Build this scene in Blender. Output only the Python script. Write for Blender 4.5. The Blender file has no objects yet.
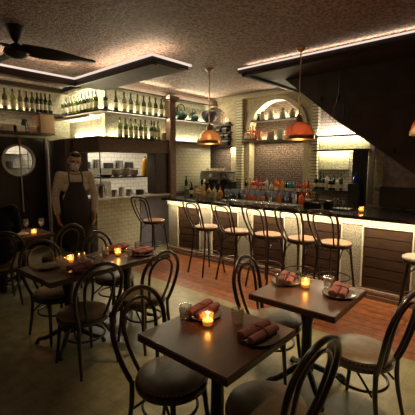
import bpy, bmesh, math, random
from mathutils import Vector, Matrix
random.seed(7)
PI = math.pi
SC = bpy.context.scene
COL = SC.collection
R = math.radians

# ------------------------------------------------------------------ materials
def nodes_of(name):
    m = bpy.data.materials.new(name); m.use_nodes = True
    nt = m.node_tree
    for n in list(nt.nodes): nt.nodes.remove(n)
    out = nt.nodes.new('ShaderNodeOutputMaterial')
    return m, nt, out

def mat(name, col, rough=.5, metal=0., var=.25, scale=12., bump=0., bscale=60., spec=.5, stretch=(1, 1, 1), col2=None, coat=0., trans=0., emit=None, estr=0.):
    m, nt, out = nodes_of(name)
    b = nt.nodes.new('ShaderNodeBsdfPrincipled')
    nt.links.new(b.outputs[0], out.inputs[0])
    tc = nt.nodes.new('ShaderNodeTexCoord'); mp = nt.nodes.new('ShaderNodeMapping')
    mp.inputs['Scale'].default_value = stretch
    nt.links.new(tc.outputs['Object'], mp.inputs[0])
    ns = nt.nodes.new('ShaderNodeTexNoise'); ns.inputs['Scale'].default_value = scale; ns.inputs['Detail'].default_value = 5
    nt.links.new(mp.outputs[0], ns.inputs['Vector'])
    rp = nt.nodes.new('ShaderNodeValToRGB')
    c2 = col2 or tuple(min(1, c*(1+var)) for c in col)
    c1 = tuple(c*(1-var) for c in col)
    rp.color_ramp.elements[0].color = (*c1, 1); rp.color_ramp.elements[1].color = (*c2, 1)
    rp.color_ramp.elements[0].position = .3; rp.color_ramp.elements[1].position = .7
    nt.links.new(ns.outputs[0], rp.inputs[0]); nt.links.new(rp.outputs[0], b.inputs['Base Color'])
    b.inputs['Roughness'].default_value = rough; b.inputs['Metallic'].default_value = metal
    b.inputs['Specular IOR Level'].default_value = spec; b.inputs['Coat Weight'].default_value = coat
    b.inputs['Transmission Weight'].default_value = trans
    if emit:
        b.inputs['Emission Color'].default_value = (*emit, 1); b.inputs['Emission Strength'].default_value = estr
    if bump:
        n2 = nt.nodes.new('ShaderNodeTexNoise'); n2.inputs['Scale'].default_value = bscale; n2.inputs['Detail'].default_value = 3
        nt.links.new(mp.outputs[0], n2.inputs['Vector'])
        bp = nt.nodes.new('ShaderNodeBump'); bp.inputs['Strength'].default_value = bump; bp.inputs['Distance'].default_value = .02
        nt.links.new(n2.outputs[0], bp.inputs['Height']); nt.links.new(bp.outputs[0], b.inputs['Normal'])
    return m

def brick(name, c1, c2, mortar, axes, bw, bh, rough=.6, gap=.012, bump=.4, noise=.5, nscale=40., offset=.5, spec=.4):
    """bricks or tiles laid in the plane of the two given axes of object space (objects sit at the origin)"""
    m, nt, out = nodes_of(name)
    b = nt.nodes.new('ShaderNodeBsdfPrincipled'); nt.links.new(b.outputs[0], out.inputs[0])
    tc = nt.nodes.new('ShaderNodeTexCoord'); sp = nt.nodes.new('ShaderNodeSeparateXYZ'); cb = nt.nodes.new('ShaderNodeCombineXYZ')
    nt.links.new(tc.outputs['Object'], sp.inputs[0])
    nt.links.new(sp.outputs['XYZ'.index(axes[0])], cb.inputs[0]); nt.links.new(sp.outputs['XYZ'.index(axes[1])], cb.inputs[1])
    t = nt.nodes.new('ShaderNodeTexBrick'); t.offset = offset
    t.inputs['Scale'].default_value = 1.; t.inputs['Brick Width'].default_value = bw; t.inputs['Row Height'].default_value = bh
    t.inputs['Mortar Size'].default_value = gap; t.inputs['Color1'].default_value = (*c1, 1); t.inputs['Color2'].default_value = (*c2, 1)
    t.inputs['Mortar'].default_value = (*mortar, 1)
    nt.links.new(cb.outputs[0], t.inputs['Vector'])
    ns = nt.nodes.new('ShaderNodeTexNoise'); ns.inputs['Scale'].default_value = nscale; ns.inputs['Detail'].default_value = 4
    nt.links.new(tc.outputs['Object'], ns.inputs['Vector'])
    rp = nt.nodes.new('ShaderNodeValToRGB')
    rp.color_ramp.elements[0].position = .35; rp.color_ramp.elements[1].position = .65
    rp.color_ramp.elements[0].color = (1-noise, 1-noise, 1-noise, 1); rp.color_ramp.elements[1].color = (1, 1, 1, 1)
    nt.links.new(ns.outputs[0], rp.inputs[0])
    mx = nt.nodes.new('ShaderNodeMix'); mx.data_type = 'RGBA'; mx.blend_type = 'MULTIPLY'; mx.inputs[0].default_value = 1
    nt.links.new(t.outputs['Color'], mx.inputs[6]); nt.links.new(rp.outputs[0], mx.inputs[7])
    nt.links.new(mx.outputs[2], b.inputs['Base Color'])
    b.inputs['Roughness'].default_value = rough; b.inputs['Specular IOR Level'].default_value = spec
    ad = nt.nodes.new('ShaderNodeMath'); ad.operation = 'MULTIPLY_ADD'; ad.inputs[1].default_value = -1.
    nt.links.new(t.outputs['Fac'], ad.inputs[0]); nt.links.new(ns.outputs[0], ad.inputs[2])
    bp = nt.nodes.new('ShaderNodeBump'); bp.inputs['Strength'].default_value = bump; bp.inputs['Distance'].default_value = .012
    nt.links.new(ad.outputs[0], bp.inputs['Height']); nt.links.new(bp.outputs[0], b.inputs['Normal'])
    return m

def emis(name, col, s):
    m, nt, out = nodes_of(name)
    e = nt.nodes.new('ShaderNodeEmission'); e.inputs[0].default_value = (*col, 1); e.inputs[1].default_value = s
    nt.links.new(e.outputs[0], out.inputs[0]); return m

def thin_glass(name, tint, gloss=.14, rough=.05, body=0., bodycol=(1, 1, 1)):
    m, nt, out = nodes_of(name)
    tr = nt.nodes.new('ShaderNodeBsdfTransparent'); tr.inputs[0].default_value = (*tint, 1)
    gl = nt.nodes.new('ShaderNodeBsdfGlossy'); gl.inputs['Roughness'].default_value = rough
    lw = nt.nodes.new('ShaderNodeLayerWeight'); lw.inputs[0].default_value = .35
    mr = nt.nodes.new('ShaderNodeMapRange'); mr.inputs['To Min'].default_value = gloss*.35; mr.inputs['To Max'].default_value = min(1, gloss*5)
    nt.links.new(lw.outputs['Facing'], mr.inputs[0])
    mx = nt.nodes.new('ShaderNodeMixShader')
    src = tr.outputs[0]
    if body:
        tl = nt.nodes.new('ShaderNodeBsdfTranslucent'); tl.inputs[0].default_value = (*bodycol, 1)
        df = nt.nodes.new('ShaderNodeBsdfDiffuse'); df.inputs[0].default_value = (*bodycol, 1)
        m0 = nt.nodes.new('ShaderNodeMixShader'); m0.inputs[0].default_value = .4
        nt.links.new(tl.outputs[0], m0.inputs[1]); nt.links.new(df.outputs[0], m0.inputs[2])
        m1 = nt.nodes.new('ShaderNodeMixShader'); m1.inputs[0].default_value = body
        nt.links.new(tr.outputs[0], m1.inputs[1]); nt.links.new(m0.outputs[0], m1.inputs[2]); src = m1.outputs[0]
    nt.links.new(mr.outputs[0], mx.inputs[0]); nt.links.new(src, mx.inputs[1]); nt.links.new(gl.outputs[0], mx.inputs[2])
    nt.links.new(mx.outputs[0], out.inputs[0]); return m

M = {}
M['bent'] = mat('dark_bentwood', (.028, .013, .010), .28, var=.35, scale=8, spec=.6, coat=.3)
M['seatpad'] = mat('brown_leather', (.21, .15, .085), .34, var=.2, scale=18, bump=.08, bscale=90)
M['nail'] = mat('brass_nailheads', (.45, .36, .24), .3, metal=.9, var=.1)
M['table'] = mat('table_walnut', (.110, .052, .033), .30, var=.18, scale=6, stretch=(1.2, 14, 14), spec=.5)
M['iron'] = mat('black_iron', (.014, .012, .012), .4, var=.2, spec=.5)
M['fanmat'] = mat('black_fan', (.016, .011, .010), .45, var=.2)
M['stoolseat'] = mat('tan_stool_seat', (.40, .19, .068), .4, var=.25, scale=9, stretch=(1, 8, 1))
M['palestool'] = mat('pale_stool_seat', (.55, .45, .30), .4, var=.15)
M['counter'] = mat('dark_stone', (.022, .02, .018), .16, var=.5, scale=30, spec=.6)
M['plaster'] = mat('cream_plaster', (.50, .42, .27), .8, var=.25, scale=25, bump=.5, bscale=55)
M['stonepil'] = mat('rough_pilaster', (.27, .225, .15), .85, var=.5, scale=60, bump=.6, bscale=70)
M['barwood'] = mat('weathered_boards', (.044, .019, .008), .65, spec=.2, var=.6, scale=5, stretch=(6, 1, 26), bump=.2, bscale=18)
M['creamtrim'] = mat('cream_trim', (.58, .50, .34), .6, var=.1)
M['darkwood'] = mat('dark_brown_wood', (.045, .024, .016), .5, var=.4, scale=5, stretch=(3, 3, 12))
M['midwood'] = mat('brown_wood', (.20, .115, .078), .5, var=.4, scale=6, stretch=(2, 10, 10))
M['shelfwood'] = mat('shelf_wood', (.055, .032, .022), .5, var=.35, scale=8)
M['stair'] = mat('stair_black', (.040, .025, .020), .6, var=.4, scale=4)
M['doorwood'] = mat('door_wood', (.020, .010, .008), .45, var=.3, scale=5, stretch=(9, 9, 1))
M['palemetal'] = mat('brushed_pale_metal', (.72, .66, .58), .4, metal=.15, var=.1)
M['brass'] = mat('aged_brass', (.50, .32, .16), .3, metal=.9, var=.25, scale=30)
M['chrome'] = mat('steel', (.42, .42, .40), .25, metal=1., var=.1)
M['greypanel'] = mat('shaded_panel_grey', (.17, .15, .17), .6, var=.12)  # grey-lilac tone has the shade on this stretch of half wall built in
M['taupe'] = mat('taupe_paint', (.085, .068, .052), .7, var=.15)
M['darkwall'] = mat('dark_plaster', (.26, .185, .16), .8, var=.3, scale=14, bump=.4, bscale=30)
M['white'] = mat('white_ceramic', (.75, .72, .66), .3, var=.06)
M['cream'] = mat('cream_ceramic', (.62, .56, .42), .35, var=.1)
M['black'] = mat('black_plastic', (.012, .011, .011), .35, var=.2)
M['napkin'] = mat('pink_napkin', (.36, .135, .115), .9, var=.14, scale=40, bump=.25, bscale=160)
M['napband'] = mat('dark_pink_band', (.16, .055, .05), .9, var=.1)
M['plate'] = mat('dark_plate', (.20, .175, .14), .18, var=.2, spec=.7)
M['wax'] = mat('candle_wax', (.85, .55, .25), .5, var=.05, emit=(1, .45, .13), estr=.3)  # wax emits a little, standing in for flame light glowing through it
M['flame'] = emis('flame', (1, .70, .34), 10)
M['led'] = emis('warm_led', (1, .86, .60), 2.2)
M['led_dim'] = emis('dim_cove_led', (1, .80, .66), .62)
M['bulb'] = emis('bulb', (1, .72, .38), 5)
M['glass'] = thin_glass('clear_glass', (.93, .94, .92), .24, .08, body=.12, bodycol=(.8, .8, .76))
M['glassblue'] = thin_glass('cool_clear_glass', (.90, .92, .96), .34, .12, body=.10, bodycol=(.80, .82, .95))
M['votive'] = thin_glass('votive_glass', (1, .86, .62), .10, body=.14, bodycol=(1, .70, .40))
M['shade_amber'] = thin_glass('amber_shade', (.8, .62, .45), .12, .15, body=.6, bodycol=(.80, .55, .33))
M['shade_red'] = thin_glass('copper_red_shade', (.8, .42, .30), .12, .15, body=.72, bodycol=(.80, .38, .26))
M['pane'] = thin_glass('porthole_glass', (.95, .95, .95), .05)
M['skin'] = mat('skin', (.40, .22, .15), .5, var=.08, scale=30)
M['skin2'] = mat('guest_skin', (.20, .11, .075), .5, var=.08, scale=30)
M['shirt'] = mat('pale_shirt', (.46, .39, .32), .85, var=.15, scale=30, bump=.25, bscale=30)
M['apron'] = mat('dark_apron', (.020, .014, .013), .8, var=.2)
M['trouser'] = mat('dark_trousers', (.018, .015, .015), .85, var=.2)
M['mask'] = mat('pale_mask', (.50, .50, .46), .85, var=.06)
M['hair'] = mat('black_hair', (.012, .009, .008), .5, var=.3, scale=60, stretch=(1, 1, 6))
M['eye'] = mat('dark_eye', (.015, .01, .01), .2, var=.05)
M['jacket'] = mat('black_jacket', (.006, .006, .007), .8, spec=.2, var=.3, scale=14, bump=.3, bscale=12)
M['leaf'] = mat('green_leaf', (.07, .13, .03), .5, var=.4, scale=20)
M['teal'] = mat('teal_glaze', (.055, .13, .115), .22, var=.3, scale=14, spec=.7)
M['purple'] = mat('dark_purple_glaze', (.035, .022, .03), .7, var=.4, scale=10)
M['yellow'] = mat('yellow_plastic', (.72, .40, .04), .4, var=.12)
M['kraft'] = mat('kraft_card', (.33, .20, .11), .8, var=.15)
M['palecard'] = mat('pale_card', (.50, .42, .33), .8, var=.15)
M['label'] = mat('pale_paper_label', (.58, .52, .38), .8, var=.08)
M['cork'] = mat('foil_capsule', (.06, .05, .04), .4, var=.2)
M['kwhite'] = brick('kitchen_white_tile', (.78, .74, .66), (.72, .69, .62), (.45, .42, .38), 'XZ', .2, .1, .3, .006, .15, .15, 20)

def bottle_glass(name, c): return thin_glass(name, c, .13, .06, body=.6, bodycol=tuple(min(1, x*1.0) for x in c))
M['b_green'] = bottle_glass('green_bottle_glass', (.115, .15, .045))
M['b_olive'] = bottle_glass('olive_bottle_glass', (.30, .31, .09))
M['b_dark'] = bottle_glass('dark_bottle_glass', (.045, .05, .028))
M['b_lime'] = bottle_glass('lime_bottle_glass', (.48, .50, .12))
LIQ = {'amber': (.75, .30, .03), 'orange': (.85, .22, .03), 'red': (.50, .03, .02), 'pink': (.75, .16, .14), 'teal': (.03, .36, .42), 'clear': (.78, .76, .70),
       'gold': (.80, .52, .08), 'black': (.03, .025, .02), 'green': (.06, .14, .05), 'blue': (.05, .09, .45)}
for k, v in LIQ.items(): M['q_'+k] = thin_glass('liquor_'+k, v, .14, .06, body=.6, bodycol=v)

M['header'] = mat('pass_header_wood', (.21, .155, .125), .55, var=.35, scale=6, stretch=(2, 10, 10))
M['underside'] = mat('soffit_underside', (.11, .068, .046), .6, var=.2)
M['nichepanel'] = mat('grainy_cream_panel', (.52, .48, .30), .7, var=.4, scale=30, bump=.7, bscale=32)
M['wallgrain'] = mat('cream_grainy_wall', (.47, .44, .32), .8, var=.38, scale=34, bump=.8, bscale=38)
M['ceil'] = None
def make_ceiling_mat():
    m, nt, out = nodes_of('stucco_ceiling')
    b = nt.nodes.new('ShaderNodeBsdfPrincipled'); nt.links.new(b.outputs[0], out.inputs[0])
    tc = nt.nodes.new('ShaderNodeTexCoord')
    ns = nt.nodes.new('ShaderNodeTexNoise'); ns.inputs['Scale'].default_value = 30; ns.inputs['Detail'].default_value = 3; ns.inputs['Roughness'].default_value = .6
    nt.links.new(tc.outputs['Object'], ns.inputs['Vector'])
    rp = nt.nodes.new('ShaderNodeValToRGB')
    rp.color_ramp.elements[0].position = .40; rp.color_ramp.elements[1].position = .62
    rp.color_ramp.elements[0].color = (.125, .072, .060, 1); rp.color_ramp.elements[1].color = (.42, .285, .24, 1)
    nt.links.new(ns.outputs[0], rp.inputs[0]); nt.links.new(rp.outputs[0], b.inputs['Base Color'])
    b.inputs['Roughness'].default_value = .6
    bp = nt.nodes.new('ShaderNodeBump'); bp.inputs['Strength'].default_value = .9; bp.inputs['Distance'].default_value = .03
    nt.links.new(ns.outputs[0], bp.inputs['Height']); nt.links.new(bp.outputs[0], b.inputs['Normal'])
    return m
M['ceil'] = make_ceiling_mat()
M['floortile'] = brick('pale_floor_tile', (.36, .325, .175), (.32, .285, .155), (.28, .25, .14), 'XY', .15, .15, .30, .004, .06, .30, 9, offset=0., spec=.5)
M['planks'] = brick('bar_floor_planks', (.36, .115, .038), (.25, .078, .027), (.02, .01, .006), 'YX', 1.7, .148, .33, .006, .2, .45, 12, spec=.5)
M['tilewhite'] = brick('cream_subway_tile', (.62, .57, .40), (.57, .52, .365), (.42, .38, .27), 'XZ', .15, .075, .25, .006, .25, .15, 20, spec=.5)
M['tileside'] = brick('cream_subway_tile_side', (.62, .57, .40), (.55, .50, .35), (.30, .27, .19), 'YZ', .15, .075, .25, .006, .25, .15, 20, spec=.5)
M['brickback'] = brick('weathered_brick', (.19, .105, .078), (.12, .075, .058), (.22, .165, .12), 'YZ', .14, .048, .85, .010, .9, .8, 38)
M['brickpale'] = brick('pale_rough_brick', (.56, .51, .37), (.50, .45, .33), (.42, .38, .28), 'XZ', .2, .066, .8, .010, .6, .45, 40)
M['brickpaleside'] = brick('pale_rough_brick_side', (.56, .51, .37), (.50, .45, .33), (.42, .38, .28), 'YZ', .2, .066, .8, .010, .6, .45, 40)
M['pillar'] = brick('glazed_pillar_brick', (.72, .66, .45), (.64, .58, .40), (.22, .19, .12), 'YZ', .6, .062, .3, .010, .6, .15, 20, offset=0.)

# ------------------------------------------------------------------ mesh helpers
class MB:
    def __init__(s): s.bm = bmesh.new()
    def box(s, x0, x1, y0, y1, z0, z1, bev=0., rot=0., piv=None, mi=0):
        r = bmesh.ops.create_cube(s.bm, size=1)
        vs = r['verts']
        for v in vs: v.co = Vector(((x0+x1)/2+v.co.x*(x1-x0), (y0+y1)/2+v.co.y*(y1-y0), (z0+z1)/2+v.co.z*(z1-z0)))
        if bev:
            es = list({e for v in vs for e in v.link_edges})
            g = bmesh.ops.bevel(s.bm, geom=es, offset=bev, segments=2, affect='EDGES')
            vs = g['verts']
        if rot:
            bmesh.ops.rotate(s.bm, verts=list({v for v in vs}), cent=piv or Vector(((x0+x1)/2, (y0+y1)/2, 0)), matrix=Matrix.Rotation(rot, 3, 'Z'))
        return s
    def lathe(s, prof, seg=24, c=(0, 0, 0), close=False):
        """prof: list of (r,z); ends at r=0 are closed by poles"""
        rings = []
        for r, z in prof:
            if r < 1e-6: rings.append([s.bm.verts.new((c[0], c[1], c[2]+z))])
            else: rings.append([s.bm.verts.new((c[0]+r*math.cos(2*PI*k/seg), c[1]+r*math.sin(2*PI*k/seg), c[2]+z)) for k in range(seg)])
        prs = list(zip(rings, rings[1:]))
        if close: prs.append((rings[-1], rings[0]))
        for a, b in prs:
            for k in range(seg):
                k2 = (k+1) % seg
                if len(a) == 1 and len(b) == 1: continue
                if len(a) == 1: f = (a[0], b[k2], b[k])
                elif len(b) == 1: f = (a[k], a[k2], b[0])
                else: f = (a[k], a[k2], b[k2], b[k])
                s.bm.faces.new(f)
        return s
    def tube(s, pts, rad, seg=10, closed=False, flat=1.):
        pts = [Vector(p) for p in pts]; n = len(pts)
        rads = rad if isinstance(rad, (list, tuple)) else [rad]*n
        tang = []
        for i in range(n):
            if closed: t = pts[(i+1) % n]-pts[i-1]
            else: t = pts[min(i+1, n-1)]-pts[max(i-1, 0)]
            tang.append(t.normalized())
        up = Vector((0, 0, 1)) if abs(tang[0].z) < .9 else Vector((1, 0, 0))
        nrm = (up-tang[0]*up.dot(tang[0])).normalized()
        rings = []
        for i in range(n):
            nrm = (nrm-tang[i]*nrm.dot(tang[i])).normalized()
            bi = tang[i].cross(nrm)
            rings.append([s.bm.verts.new(pts[i]+(nrm*math.cos(2*PI*k/seg)*flat+bi*math.sin(2*PI*k/seg))*rads[i]) for k in range(seg)])
        pr = list(zip(rings, rings[1:]))
        if closed: pr.append((rings[-1], rings[0]))
        for a, b in pr:
            off = 0
            if closed and a is rings[-1]:
                off = min(range(seg), key=lambda o: (a[0].co-b[o].co).length)
            for k in range(seg):
                s.bm.faces.new((a[k], a[(k+1) % seg], b[(k+1+off) % seg], b[(k+off) % seg]))
        if not closed:
            s.bm.faces.new(list(reversed(rings[0]))); s.bm.faces.new(rings[-1])
        return s
    def prism(s, poly, axis, a, b):
        """extrude a 2-D polygon along an axis (X: poly is (y,z); Y: (x,z); Z: (x,y))"""
        def P(u, v, w): return {'X': (w, u, v), 'Y': (u, w, v), 'Z': (u, v, w)}[axis]
        A = [s.bm.verts.new(P(u, v, a)) for u, v in poly]; B = [s.bm.verts.new(P(u, v, b)) for u, v in poly]
        n = len(poly)
        s.bm.faces.new(A); s.bm.faces.new(list(reversed(B)))
        for i in range(n): s.bm.faces.new((A[i], B[i], B[(i+1) % n], A[(i+1) % n]))
        return s
    def ell(s, c, r, seg=16, rings=10, rot=None):
        g = bmesh.ops.create_uvsphere(s.bm, u_segments=seg, v_segments=rings, radius=1)
        for v in g['verts']:
            p = Vector((v.co.x*r[0], v.co.y*r[1], v.co.z*r[2]))
            if rot: p = rot @ p
            v.co = p+Vector(c)
        return s
    def build(s, name, m, parent=None, smooth=True, loc=None):
        bmesh.ops.recalc_face_normals(s.bm, faces=s.bm.faces)
        me = bpy.data.meshes.new(name); s.bm.to_mesh(me); s.bm.free()
        for x in (m if isinstance(m, (list, tuple)) else [m]): me.materials.append(x)
        if smooth:
            for p in me.polygons: p.use_smooth = True
            try: me.set_sharp_from_angle(angle=R(40))
            except Exception: pass
        o = bpy.data.objects.new(name, me); COL.objects.link(o)
        if parent: o.parent = parent
        if loc: o.location = loc
        return o

def spline(pts, n=6, closed=False):
    P = [Vector(p) for p in pts]; out = []; m = len(P)
    for i in range(m if closed else m-1):
        g = (lambda k: P[k % m]) if closed else (lambda k: P[max(0, min(m-1, k))])
        p0, p1, p2, p3 = g(i-1), g(i), g(i+1), g(i+2)
        for k in range(n):
            t = k/n
            out.append(.5*((2*p1)+(p2-p0)*t+(2*p0-5*p1+4*p2-p3)*t*t+(3*p1-p0-3*p2+p3)*t**3))
    if not closed: out.append(P[-1])
    return out

def tag(o, label=None, cat=None, group=None, kind=None):
    if label: o['label'] = label
    if cat: o['category'] = cat
    if group: o['group'] = group
    if kind: o['kind'] = kind
    return o
def thing(name, label, cat, loc=(0, 0, 0), rz=0., group=None):
    o = bpy.data.objects.new(name, None); COL.objects.link(o); o.empty_display_size = .1
    o.location = loc; o.rotation_euler = (0, 0, rz)
    return tag(o, label, cat, group)
def struct(name, mb, m, label=None, smooth=False):
    o = mb.build(name, m, smooth=smooth); o['kind'] = 'structure'
    if label: o['label'] = label
    return o
KIDS = {}
def copy_tree(o, parent=None):
    c = o.copy(); COL.objects.link(c)
    if parent: c.parent = parent
    for ch in [x for x in COL.objects if x.parent == o]: copy_tree(ch, c)
    return c
def dup(o, loc, rz, label, group=None, used={}):
    """the first call places the prototype itself, later ones a copy of it and its parts"""
    if o.name not in used: used[o.name] = 1; r = o
    else: r = copy_tree(o)
    r.location = loc; r.rotation_euler = (0, 0, rz); r['label'] = label
    if group: r['group'] = group
    return r
ORD = ['first', 'second', 'third', 'fourth', 'fifth', 'sixth', 'seventh', 'eighth', 'ninth', 'tenth', 'eleventh', 'twelfth', 'thirteenth', 'fourteenth', 'fifteenth', 'sixteenth', 'seventeenth', 'eighteenth']

# ------------------------------------------------------------------ camera
CAMH, FPX, PITCH, YAW = 1.72, 357., R(6.9), R(41.5)
cam = bpy.data.cameras.new('camera'); co = bpy.data.objects.new('camera', cam); COL.objects.link(co)
cam.sensor_width = 36; cam.lens = 36*FPX/415; cam.clip_start = .05
co.location = (0, 0, CAMH); co.rotation_euler = (PI/2-PITCH, 0, YAW-PI/2)
SC.camera = co
SC.view_settings.view_transform = 'Standard'; SC.view_settings.look = 'None'; SC.view_settings.gamma = 1
SC.view_settings.exposure = .6

ZC = 3.32       # ceiling
XB = 6.9        # arched back wall
# ------------------------------------------------------------------ setting
struct('floor', MB().box(-2, 3.42, -3, 5.85, -.1, 0).box(3.42, 7.2, 5.27, 9, -.1, 0).box(-2, 3.42, 5.85, 9, -.1, 0), M['floortile'])
struct('floor_bar', MB().box(3.42, 7.2, -3, 5.27, -.1, 0), M['planks'])
struct('ceiling', MB().box(-2, 7.3, -3, 9, ZC, ZC+.1), M['ceil'])

# back wall with arched recesses
def arch_pts(cy, r, zs, n=20): return [(cy+r*math.cos(PI*k/n), zs+r*math.sin(PI*k/n)) for k in range(n+1)]
def arched(mb, x0, x1, ya, yb, cy, r, zs, ztop):
    """front slab with an arched opening of radius r: spandrels and jambs down to the floor"""
    pts = arch_pts(cy, r, zs)
    for (y1, z1), (y2, z2) in zip(pts, pts[1:]): mb.prism([(y1, z1), (y2, z2), (y2, ztop), (y1, ztop)], 'X', x0, x1)
    if cy+r < yb: mb.box(x0, x1, cy+r, yb, 0, ztop)
    if cy-r > ya: mb.box(x0, x1, ya, cy-r, 0, ztop)
wb = MB()
arched(wb, XB, XB+.2, 4.97, 6.85, 6.06, .72, 2.44, ZC)
arched(wb, XB, XB+.2, 3.14, 4.97, 4.13, .68, 2.42, ZC)
wb.box(XB, XB+.2, 2.0, 3.14, 2.86, ZC)
wb.box(XB, XB+.2, 1.9, 2.36, 0, ZC)
struct('wall_back', wb, M['plaster'])
struct('wall_back_brick', MB().box(XB+.2, XB+.3, 2.3, 6.9, 0, ZC), M['brickback'])
struct('wall_right', MB().box(XB-.02, XB+.2, -3, 1.9, 0, ZC), M['darkwall'])
tr = MB()
for cy, r, zs, a0, a1 in ((6.06, .72, 2.44, 0, .54), (4.13, .68, 2.42, 0, 1)):
    n = 24; k0 = int(n*a0); k1 = int(n*a1)
    for k in range(k0, k1):
        A, B = PI*k/n, PI*(k+1)/n
        q = [(cy+q_*math.cos(t), zs+q_*math.sin(t)) for q_, t in ((r-.005, A), (r+.085, A), (r+.085, B), (r-.005, B))]
        tr.prism(q, 'X', XB-.035, XB+.03)
struct('trim_1', tr, M['creamtrim'])
struct('trim_2', MB().box(XB-.10, XB, 3.1, 5.25, 3.20, 3.26).box(XB-.03, XB, 3.1, 5.25, 3.26, ZC), M['creamtrim'])
for i, (y0, y1) in enumerate(((4.96, 5.13), (3.12, 3.25))):
    p = tag(MB().box(XB-.09, XB, y0, y1, .955, 3.20).build('brick_pillar', M['pillar'], smooth=False), ['cream glazed brick pillar between the two arches behind the bar', 'cream glazed brick pillar where the dark stair meets the arch'][i], 'pillar', kind='structure')

# left (door) wall, with a hole for the round window
YL = 7.4
def wall_round(mb, x0, x1, y0, y1, z0, z1, cx, cz, r, n=24):
    for k in range(n):
        A, B = 2*PI*k/n, 2*PI*(k+1)/n
        def edge(t):
            c, s = math.cos(t), math.sin(t)
            sx = ((x1-cx)/c if c > 0 else (x0-cx)/c) if abs(c) > 1e-6 else 1e9
            sz = ((z1-cz)/s if s > 0 else (z0-cz)/s) if abs(s) > 1e-6 else 1e9
            q = min(sx, sz); return (cx+c*q, cz+s*q)
        ea, eb = edge(A), edge(B)
        q = [(cx+r*math.cos(A), cz+r*math.sin(A)), ea]
        for X, Z in ((x1, z1), (x0, z1), (x0, z0), (x1, z0)):
            t = math.atan2(Z-cz, X-cx) % (2*PI)
            if A+1e-6 < t < B-1e-6: q.append((X, Z))
        q += [eb, (cx+r*math.cos(B), cz+r*math.sin(B))]
        mb.prism(q, 'Y', y0, y1)
struct('wall_left', MB().box(-2, 2.2, YL, YL+.15, 0, ZC).box(2.2, 3.42, YL, YL+.15, 2.28, ZC).box(3.42, 3.9, YL, YL+.15, 0, ZC), M['wallgrain'])
struct('wall_left_wood', MB().box(-2, 2.2, YL-.04, YL, 0, 2.24), M['darkwood'])
DR = thing('door_1', 'dark wooden door with a round window and pale metal edges', 'door', (2.8, YL, 0)); DR['kind'] = 'structure'
mb = MB(); wall_round(mb, -.58, .58, .02, .08, 0, 2.24, .03, 1.80, .275); mb.build('door_leaf', M['doorwood'], DR, smooth=False)
MB().lathe([(.275, -.012), (.315, -.012), (.315, .012), (.275, .012)], 32, close=True).build('porthole_frame', M['palemetal'], DR, loc=(.03, .02, 1.80)).rotation_euler = (PI/2, 0, 0)
MB().lathe([(0, -.003), (.28, -.003), (.28, .003), (0, .003)], 32).build('porthole_pane', M['pane'], DR, loc=(.03, .055, 1.80)).rotation_euler = (PI/2, 0, 0)
MB().box(.545, .59, -.012, .02, 0, 2.24, .004).build('edge_strip', M['palemetal'], DR)
dpull = MB().tube([(.045, -.01, 2.22), (.045, -.012, .78)], .013, 8); dpull.build('pull_rail', M['palemetal'], DR)
MB().box(.02, .07, -.02, .02, 2.08, 2.24, .006).build('rail_bracket', M['brass'], DR)
MB().box(-.62, .62, -.03, .03, 2.24, 2.28, .004).build('door_header', M['palemetal'], DR)
# bright room glimpsed through the porthole
struct('wall_beyond', MB().box(1.5, 3.6, 8.6, 8.7, 0, ZC), M['kwhite'])
hc = thing('hall_cabinet', 'grey metal shelf glimpsed through the round door window', 'shelf', (2.85, 8.4, 0))
for z in (1.35, 1.62, 1.92): MB().box(-.5, .5, -.15, .2, z, z+.025).build('shelf_board', M['chrome'], hc)
for x in (-.5, .48):
    MB().box(x, x+.02, -.15, -.13, 0, 2.1).build('upright', M['chrome'], hc)
for k in range(3):
    tag(MB().lathe([(0, 0), (.07, 0), (.07, .14), (0, .14)], 14).build('storage_tub', [M['white'], M['palecard'], M['taupe']][k], loc=(2.6+k*.2, 8.4, 1.645)), '%s storage tub seen through the round door window' % ['white', 'pale tan', 'brown'][k], 'tub')

# pass wall and kitchen
YP = 5.8
struct('wall_pass', MB().box(3.9, 6.95, YP+.25, YP+.37, 2.2, ZC), M['wallgrain'])
struct('wall_pass_right', MB().box(5.29, 6.95, YP+.25, YP+.37, 0, 2.2), M['tilewhite'])
struct('wall_side', MB().box(3.9, 4.0, YP+.37, YL, 2.2, ZC), M['wallgrain'])
struct('wall_side_wood', MB().box(3.42, 3.9, 6.72, YL, 0, 2.2), M['darkwood'])
struct('wall_kitchen_back', MB().box(3.6, 7.1, 8.3, 8.4, 0, ZC), M['kwhite'])
struct('wall_kitchen_right', MB().box(6.85, 6.95, YP+.37, 8.3, 0, ZC), M['kwhite'])
struct('wall_kitchen_ceiling', MB().box(3.6, 6.95, YP+.37, 8.3, 2.6, 2.65), M['white'])
struct('trim_3', MB().box(3.58, 5.29, YP, YP+.37, 1.95, 2.2, .008).box(3.58, 3.9, YP+.37, 6.72, 1.95, 2.2, .008), M['header'])
struct('trim_4', MB().box(4.93, 5.29, YP+.02, YP+.3, 1.1, 1.95, .006), M['darkwood'])
struct('wall_counter', MB().box(3.52, 4.5, YP+.02, YP+.22, 0, 1.055), M['tilewhite'])
struct('wall_counter_grey', MB().box(4.5, 5.29, YP+.0, YP+.22, 0, 1.055), M['greypanel'])
struct('wall_counter_side', MB().box(3.53, 3.72, YP+.22, 6.72, 0, 1.055), M['taupe'])
tag(MB().box(3.46, 5.29, YP-.05, YP+.4, 1.055, 1.09, .006).box(3.46, 3.9, YP+.4, 6.72, 1.055, 1.09, .006).build('pass_sill', M['cream']), 'cream ledge of the kitchen pass above the tiled half wall', 'ledge', kind='structure')

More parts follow.
